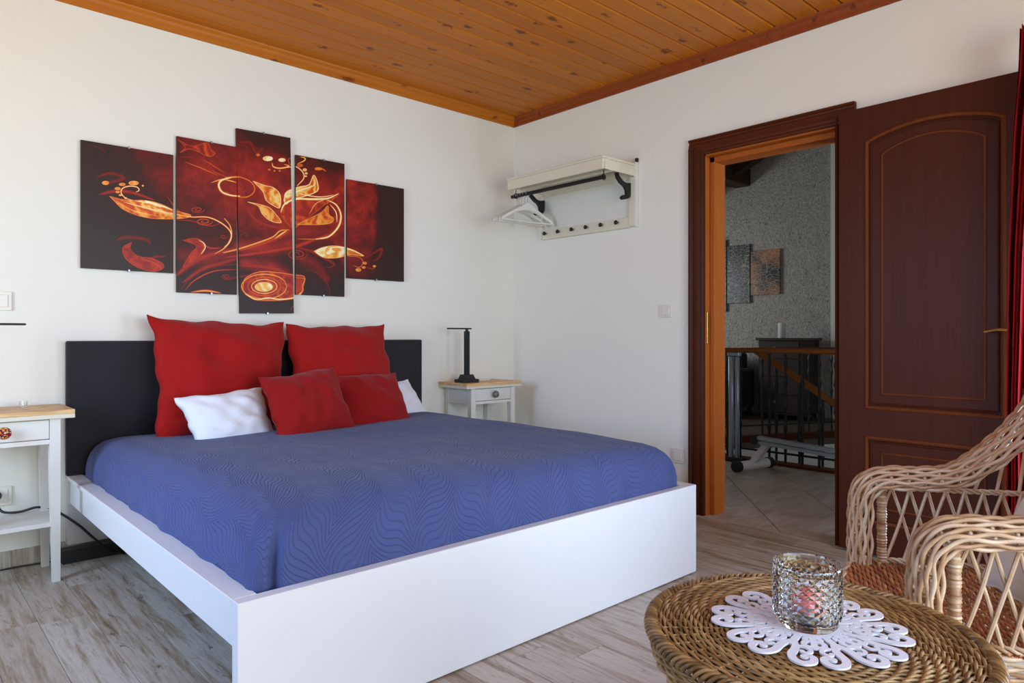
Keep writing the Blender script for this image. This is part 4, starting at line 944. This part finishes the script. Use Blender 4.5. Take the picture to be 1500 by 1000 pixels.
# ------------------------------------------------------------------ curtain at the balcony door
def curtain():
    nu, nz = 90, 50; V, UV = [], []
    for j in range(nz+1):
        z = 2.21*(1-j/nz)+.02; t = 1-z/2.21
        yl = np.interp(z, [0, .73, 1.35, 1.82, 2.06, 2.21], [.692, .692, .684, .667, .650, .645]); wd = np.interp(z, [0, .8, 1.6, 2.21], [.068, .062, .075, .095])
        for i in range(nu+1):
            u = i/nu; ph = u*2*PI*4.5; V.append((3.29+.032*math.sin(ph+.4*t)+.01*math.sin(ph*2.3+t*2), yl-wd*u-.006*math.sin(ph*.7), z)); UV.append((u*.62, z))
    m = nu+1; n0 = len(V)
    V2 = [(x+.003, y, z) for x, y, z in V]
    f = [(j*m+i, j*m+i+1, (j+1)*m+i+1, (j+1)*m+i) for j in range(nz) for i in range(nu)]
    f += [(n0+j*m+i, n0+(j+1)*m+i, n0+(j+1)*m+i+1, n0+j*m+i+1) for j in range(nz) for i in range(nu)]
    return MB().add(V+V2, f).build('curtain', M['curtain'], smooth='all', uv=UV+UV)
tag(curtain(), 'crimson curtain with wavy dark lines gathered beside the open door', 'curtain')
cr_ = thing('curtain_rod', (3.29, -.2, 2.235), 'white curtain rod above the balcony door', 'curtain rod')
fb(MB().tube([(3.29, -1.05, 2.24), (3.29, .62, 2.24)], .008, 10), 'rod', M['white'], cr_, smooth=True)
for y_ in (.57, -1.0): fb(MB().box((3.285, y_, 2.232), (DX, y_+.012, 2.248)), 'bracket', M['white'], cr_)

# ------------------------------------------------------------------ wicker table
TX, TY, TZ, TR = 1.232, 0.552, .50, .286
tb = thing('wicker_table', (TX, TY, 0), 'round brown wicker side table in the foreground', 'table')
b = MB(); ph = 0
r_ = .020; k = 0
while r_ < TR-.014:
    ns = 24 if r_ < .12 else 48; seg = max(48, int(ns*4))
    a = np.arange(seg)*2*PI/seg
    zz = TZ-.006+.0026*np.sin(ns/2*a*1.0+k*2*PI/3)
    rr = r_+.0008*np.sin(ns/2*a+k*2)
    b.tube(np.column_stack([rr*np.cos(a), rr*np.sin(a), zz]), .0031, 5, closed=True); r_ += .0062; k += 1
b.build('woven_top', M['wick_table'], parent=tb, smooth='all', kind='stuff')
b = MB()
for i in range(48):
    a = 2*PI*i/48; b.tube([(.03*math.cos(a) if i % 2 == 0 else .12*math.cos(a), .03*math.sin(a) if i % 2 == 0 else .12*math.sin(a), TZ-.006), (TR*math.cos(a), TR*math.sin(a), TZ-.006)], .0022, 5)
b.lathe([(.001, TZ-.02), (.27, TZ-.02), (.27, TZ-.012), (.001, TZ-.012)], (0, 0, 0), 48)
b.build('spokes', M['wick_table'], parent=tb, smooth=True, kind='stuff')
b = MB()
for k in range(4):      # plaited rim
    a = np.linspace(0, 2*PI, 420, endpoint=False); w_ = 34*a+k*PI/2
    b.tube(np.column_stack([(TR-.008+.011*np.cos(w_))*np.cos(a), (TR-.008+.011*np.cos(w_))*np.sin(a), TZ-.012+.010*np.sin(w_)]), .0042, 5, closed=True)
for row in range(6):    # woven skirt below it
    a = np.linspace(0, 2*PI, 300, endpoint=False)
    rr = TR-.006-.0015*row+.003*np.sin(30*a+row*PI)
    b.tube(np.column_stack([rr*np.cos(a), rr*np.sin(a), np.full(300, TZ-.028-.0068*row)]), .0036, 5, closed=True)
b.build('plaited_rim', M['wick_table'], parent=tb, smooth='all', kind='stuff')
for i in range(4):
    a = math.radians(130+90*i); q = np.array([math.cos(a), math.sin(a)])
    P = [(*(q*.235), TZ-.03), (*(q*.235), .36), (*(q*.238), .18), (*(q*.245), 0)]
    lg = MB().tube(catmull([P[0], P[1], P[2], P[3]], 6), [.017]*19, 12).build('leg', M['bamboo'], parent=tb, smooth=True)
    b = MB()
    for zz in (.44, .30, .12): b.tube([(q[0]*.236+.0185*math.cos(t), q[1]*.236+.0185*math.sin(t), zz) for t in np.arange(16)*PI/8], .003, 6, closed=True)
    d = b.build('node_ring', M['bamboo'], smooth=True); d.parent = lg
b = MB(); a = np.linspace(0, 2*PI, 60, endpoint=False); b.tube(np.column_stack([.225*np.cos(a), .225*np.sin(a), np.full(60, .16)]), .008, 8, closed=True); b.build('stretcher_ring', M['bamboo'], parent=tb, smooth=True)

# doily: flat felt scrolls
def doily():
    b = MB(); cnt = [0]
    def ribbon(pts, w0, w1=None):
        P = catmull([(p[0], p[1]) for p in pts], 7); n = len(P); Tn = np.gradient(P, axis=0); Tn /= np.linalg.norm(Tn, axis=1)[:, None]; Nn = np.stack([-Tn[:, 1], Tn[:, 0]], 1)
        w1 = w0 if w1 is None else w1; W = np.interp(np.linspace(0, 1, n), [0, .12, .85, 1], [w0*.6, w0, w1, w1*.8])[:, None]
        cnt[0] += 1; z1 = .0032+.00002*(cnt[0] % 9)
        A, B = P+Nn*W, P-Nn*W; v = [(*p, 0) for p in A]+[(*p, 0) for p in B]+[(*p, z1) for p in A]+[(*p, z1) for p in B]
        f = []
        for i in range(n-1): f += [(i, i+1, n+i+1, n+i), (2*n+i, 3*n+i, 3*n+i+1, 2*n+i+1), (i, 2*n+i, 2*n+i+1, i+1), (n+i, n+i+1, 3*n+i+1, 3*n+i)]
        f += [(0, n, 3*n, 2*n), (n-1, 3*n-1, 4*n-1, 2*n-1)]; b.add(v, f)
    def disc(x_, y_, r):
        cnt[0] += 1; b.prism([(x_+r*math.cos(t), y_+r*math.sin(t)) for t in np.arange(14)*2*PI/14], 2, 0, .0032+.00002*(cnt[0] % 9))
    def rot(pts, a, mir=1):
        c_, s_ = math.cos(a), math.sin(a); return [(p[0]*c_-p[1]*mir*s_, p[0]*s_+p[1]*mir*c_) for p in pts]
    ring = lambda r, w_: ribbon([(r*math.cos(t), r*math.sin(t)) for t in np.linspace(0, 2*PI, 33)], w_)
    ring(.052, .006)
    for i in range(8):
        a = 2*PI*i/8
        ribbon(rot([(.05, 0), (.080, .0), (.100, .0)], a), .006)
        for mir in (1, -1):
            big = [(.085, .004), (.112, .014), (.138, .016), (.155, .028), (.158, .046), (.147, .058), (.133, .056), (.128, .045), (.135, .038)]
            ribbon(rot([(p[0], p[1]*.84) for p in big], a, mir), .0068, .0060); disc(*rot([(.1345, .033)], a, mir)[0], .0068)
            sm = [(.100, .010), (.098, .026), (.108, .036), (.120, .032), (.119, .023)]
            ribbon(rot(sm, a, mir), .0038, .0034); disc(*rot([(.117, .024)], a, mir)[0], .0045)
        h_ = a+PI/8
        ribbon(rot([(.05, 0), (.07, .0), (.090, .0)], h_), .0055); disc(*rot([(.096, 0)], h_)[0], .008)
        for mir in (1, -1):
            ribbon(rot([(.072, .0), (.078, .014), (.092, .016), (.098, .006)], h_, mir), .0045)
            ribbon(rot([(.058, .0), (.062, .010), (.070, .014)], h_, mir), .0045)
    return b.build('doily', M['doily'])
d = doily(); d.location = (TX+.002, TY+.004, TZ+.0005); d.rotation_euler = (0, 0, .15)
tag(d, 'white felt scrollwork doily under the glass on wicker table', 'doily')

# glass tealight holder with diamond relief
def holder():
    n = 20; V, f = [], []
    def R(z): return .0535+.0045*min(1, z/.03)
    H0, H1, rows = .012, .097, 6; dh = (H1-H0)/rows
    Lr = []                 # lattice rows at half steps
    for j in range(rows*2+1):
        z = H0+dh*j/2; row = []
        for i in range(n*2):
            a = PI*i/n; valley = (i+j) % 2 == 0
            r = R(z)+(-.0008 if valley else .0016)
            if j in (0, rows*2): r = R(z)-.0004
            row.append(len(V)); V.append((r*math.cos(a), r*math.sin(a), z))
        Lr.append(row)
    m = n*2
    for j in range(rows*2):
        for i in range(m):
            a, b_, c_, d_ = Lr[j][i], Lr[j][(i+1) % m], Lr[j+1][(i+1) % m], Lr[j+1][i]
            if (i+j) % 2 == 0: f += [(a, b_, d_), (b_, c_, d_)]
            else: f += [(a, b_, c_), (a, c_, d_)]
    def ringv(r, z):
        s = len(V); V.extend([(r*math.cos(PI*i/n), r*math.sin(PI*i/n), z) for i in range(m)]); return list(range(s, s+m))
    def join(A, B): f.extend([(A[i], A[(i+1) % m], B[(i+1) % m], B[i]) for i in range(m)])
    prev = Lr[-1]
    for r, z in ((.0585, .101), (.0590, .106), (.0575, .1095), (.0555, .1095), (.0540, .106), (.0525, .095), (.0505, .030), (.0480, .017), (.040, .0135), (.0005, .0130)):
        q = ringv(r, z); join(prev, q); prev = q
    f.append(tuple(prev))
    prev = Lr[0]
    for r, z in ((.0535, .006), (.050, .001), (.045, 0)):
        q = ringv(r, z); join(q, prev); prev = q
    f.append(tuple(prev))
    t = thing('candle_holder', (TX+.004, TY+.006, TZ+.004), 'clear glass candle holder with diamond relief on the doily', 'candle holder')
    MB().add(V, f).build('glass', M['glass'], parent=t)
    return t
holder()
tc = thing('tealight', (TX+.004, TY+.006, TZ+.0185), 'pink tealight candle inside the glass holder', 'candle')
MB().lathe([(.0215, 0), (.0225, .001), (.0225, .016), (.0215, .016)], (0, 0, 0), 28).build('cup', M['steel'], parent=tc, smooth=True)
MB().lathe([(.021, .012), (.0235, .016), (.022, .030), (.012, .036), (.002, .036)], (0, 0, 0), 28).build('wax', M['pink'], parent=tc, smooth=True)
MB().tube([(0, 0, .035), (.001, 0, .043)], .0008, 6).build('wick', M['blackp'], parent=tc)

# ------------------------------------------------------------------ wicker armchair
FP = np.array([2.170, .762]); NP = np.array([1.686, .448])
lat = (FP-NP)/np.linalg.norm(FP-NP); bk_ = np.array([lat[1], -lat[0]]); WD = np.linalg.norm(FP-NP)
ch = thing('wicker_armchair', ((FP[0]+NP[0])/2, (FP[1]+NP[1])/2-.1, 0), 'natural wicker armchair with lattice arms at the right edge', 'armchair')
def cp(l, q, z): p = NP+lat*l+bk_*q; return (p[0], p[1], z)       # l: 0 near arm .. WD far arm, q: back
ZS, ZA = .36, .585
def armpath():
    return catmull([(-.048, .10), (-.050, .22), (-.052, .36), (-.050, .50), (-.044, .560), (-.016, .594), (.04, .604), (.12, .606), (.20, .622), (.28, .680), (.36, .760), (.42, .85), (.45, .95)], 9)
for side, (l0, sg) in enumerate(((0.0, -1), (WD, 1))):
    P2 = armpath(); Tn = np.gradient(P2, axis=0); Tn /= np.linalg.norm(Tn, axis=1)[:, None]; Nn = np.stack([-Tn[:, 1], Tn[:, 0]], 1)
    s = np.concatenate([[0], np.cumsum(np.linalg.norm(np.diff(P2, axis=0), axis=1))])
    sN = np.arange(0, s[-1], .0085); Q = np.column_stack([np.interp(sN, s, P2[:, i]) for i in (0, 1)]); Nq = np.column_stack([np.interp(sN, s, Nn[:, i]) for i in (0, 1)])
    b = MB(); K = 15
    wid = np.interp(Q[:, 1], [0, .5, .65, .9], [1, 1, 1.3, 1.9])
    for k in range(K):
        phi = math.radians(-125+k*250/(K-1)); rad = .033
        und = np.sin(2*PI*sN/.085+k*PI*.9)
        off = rad*math.cos(phi)+.0030*und; ll = (rad*1.3*math.sin(phi))*wid+.0018*np.cos(2*PI*sN/.085+k*PI*.9)
        pts = [cp(l0+ll[i], Q[i, 0]+Nq[i, 0]*(off[i]), Q[i, 1]+Nq[i, 1]*off[i]) for i in range(len(sN))]
        b.tube(pts, .0050, 6)
    for i in range(4, len(sN)-2, 5):      # cross stakes under the weave
        pts = [cp(l0+.030*1.2*math.sin(p_)*wid[i], Q[i, 0]+Nq[i, 0]*.026*math.cos(p_), Q[i, 1]+Nq[i, 1]*.026*math.cos(p_)) for p_ in np.radians(np.linspace(-120, 120, 9))]
        b.tube(pts, .0045, 5)
    fb(b, 'arm_weave', M['wick_chair'], ch, smooth='all', kind='stuff')
    # wrapped front post and hidden core
    b = MB(); zz = np.arange(.0, ZA+.006, .0042)
    b.tube([cp(l0, .004, z) for z in zz], [.0118+(.0022 if i % 2 else 0)+.0008*math.sin(i*.7) for i in range(len(zz))], 10)
    fb(b, 'front_post', M['wick_chair'], ch, smooth=True)
    b = MB(); b.tube([cp(l0, .42, 0), cp(l0, .43, ZS), cp(l0, .46, .95)], .014, 10); fb(b, 'rear_post', M['wick_chair'], ch, smooth=True)
    # rails above and below the lattice
    b = MB()
    for k in range(3):
        t_ = np.linspace(0, 1, 60); w_ = t_*2*PI*7+k*2*PI/3
        b.tube([cp(l0+.006*math.cos(w), q, ZA-.006+.005*math.sin(w)) for q, w in zip(t_*.44, w_)], .0038, 6)
        b.tube([cp(l0+.008*math.cos(w), q, ZS+.004+.006*math.sin(w)) for q, w in zip(t_*.44, w_)], .0045, 6)
    fb(b, 'rail', M['wick_chair'], ch, smooth='all', kind='stuff')
    sp = .047
    for i in range(10):
        for dr_ in (-1, 1):
            q0 = .030+i*sp; q1 = q0+dr_*sp*1.35
            zt = ZA-.004
            if q1 < .008:      # clipped by the post
                tt = (q0-.010)/(q0-q1); z1 = zt+(ZS+.008-zt)*tt; q1 = .010
            else: z1 = ZS+.006
            if q1 > .45: continue
            o_ = .0045*dr_; bow = .004*math.sin(i*2.1+dr_)
            P = [cp(l0+o_, q0, zt), cp(l0+o_, (q0+q1)/2+bow, (zt+z1)/2), cp(l0+o_*.4, q1, z1)]
            fb(MB().tube(catmull(P, 4), .0046, 7), 'cane', M['wick_chair'], ch, smooth=True)
    if True:                  # canes that carry the rising back part of the arm
        for i in range(4):
            q0 = .20+i*.055; zt = np.interp(q0, [.2, .28, .36, .42], [.60, .655, .735, .82])
            fb(MB().tube([cp(l0, q0-.01, ZA), cp(l0+.002, q0+.01, zt)], .0046, 7), 'cane', M['wick_chair'], ch, smooth=True)
    # woven apron on the outside below the seat
    b = MB()
    for r_ in range(7):
        t_ = np.linspace(-.05, .45, 56); z0 = ZS-.008-.0115*r_
        b.tube([cp(l0+sg*(.010+.005*math.sin(t*2*PI/.075+r_*PI)), t, z0+.0015*math.sin(t*40+r_)) for t in t_], .0052, 6)
    fb(b, 'side_apron', M['wick_chair'], ch, smooth='all', kind='stuff')
# seat: weavers across, bulging front
def front(l):  # q of the seat's front edge
    t = (l/WD-.5)*2; return -.062-.075*(1-abs(t)**2.6)
b = MB(); n = 0
for q in np.arange(-.145, .45, .0074):
    ls = np.linspace(-.012, WD+.012, 84); keep = [l for l in ls if q > front(min(max(l, 0), WD))]
    if len(keep) < 6: continue
    b.tube([cp(l, q+.0010*math.sin(l*2*PI/.06+n*PI), ZS-.004+.0034*math.sin(l*2*PI/.07+n*2*PI/3)-.012*max(0, 1-abs(l/WD-.5)*2.2)*(q > .02)) for l in keep], .0040, 5); n += 1
for l in np.arange(.02, WD, .035):
    b.tube([cp(l, front(l)+.004, ZS-.010), cp(l, .44, ZS-.016)], .004, 5)
fb(b, 'seat', M['wick_seat'], ch, smooth='all', kind='stuff')
b = MB()
for r_ in range(10):
    ls = np.linspace(-.015, WD+.015, 70); z0 = ZS-.002-.011*r_
    b.tube([cp(l, front(min(max(l, 0), WD))-.004+.004*math.sin(l*2*PI/.07+r_*PI)+.002*r_, z0) for l in ls], .0056, 6)
fb(b, 'front_apron', M['wick_chair'], ch, smooth='all', kind='stuff')
# backrest
b = MB()
for r_ in range(46):
    z0 = ZS+.02+.0125*r_; q0 = .43+.05*(z0-ZS)
    ls = np.linspace(-.02, WD+.02, 60)
    b.tube([cp(l, q0+.004*math.sin(l*2*PI/.07+r_*PI)+.03*(1-((l/WD-.5)*2)**2), z0+ (.03*(1-((l/WD-.5)*2)**2) if r_ > 38 else 0)) for l in ls], .0060, 5)
fb(b, 'backrest', M['wick_chair'], ch, smooth='all', kind='stuff')
pillow('cushion', [cp(.05, .25, .385), cp(.36, .175, .385), cp(.44, .35, .68), cp(.08, .42, .70)], .11, M['cushion'], 'off-white canvas cushion in the wicker armchair', None, 21)['category'] = 'cushion'
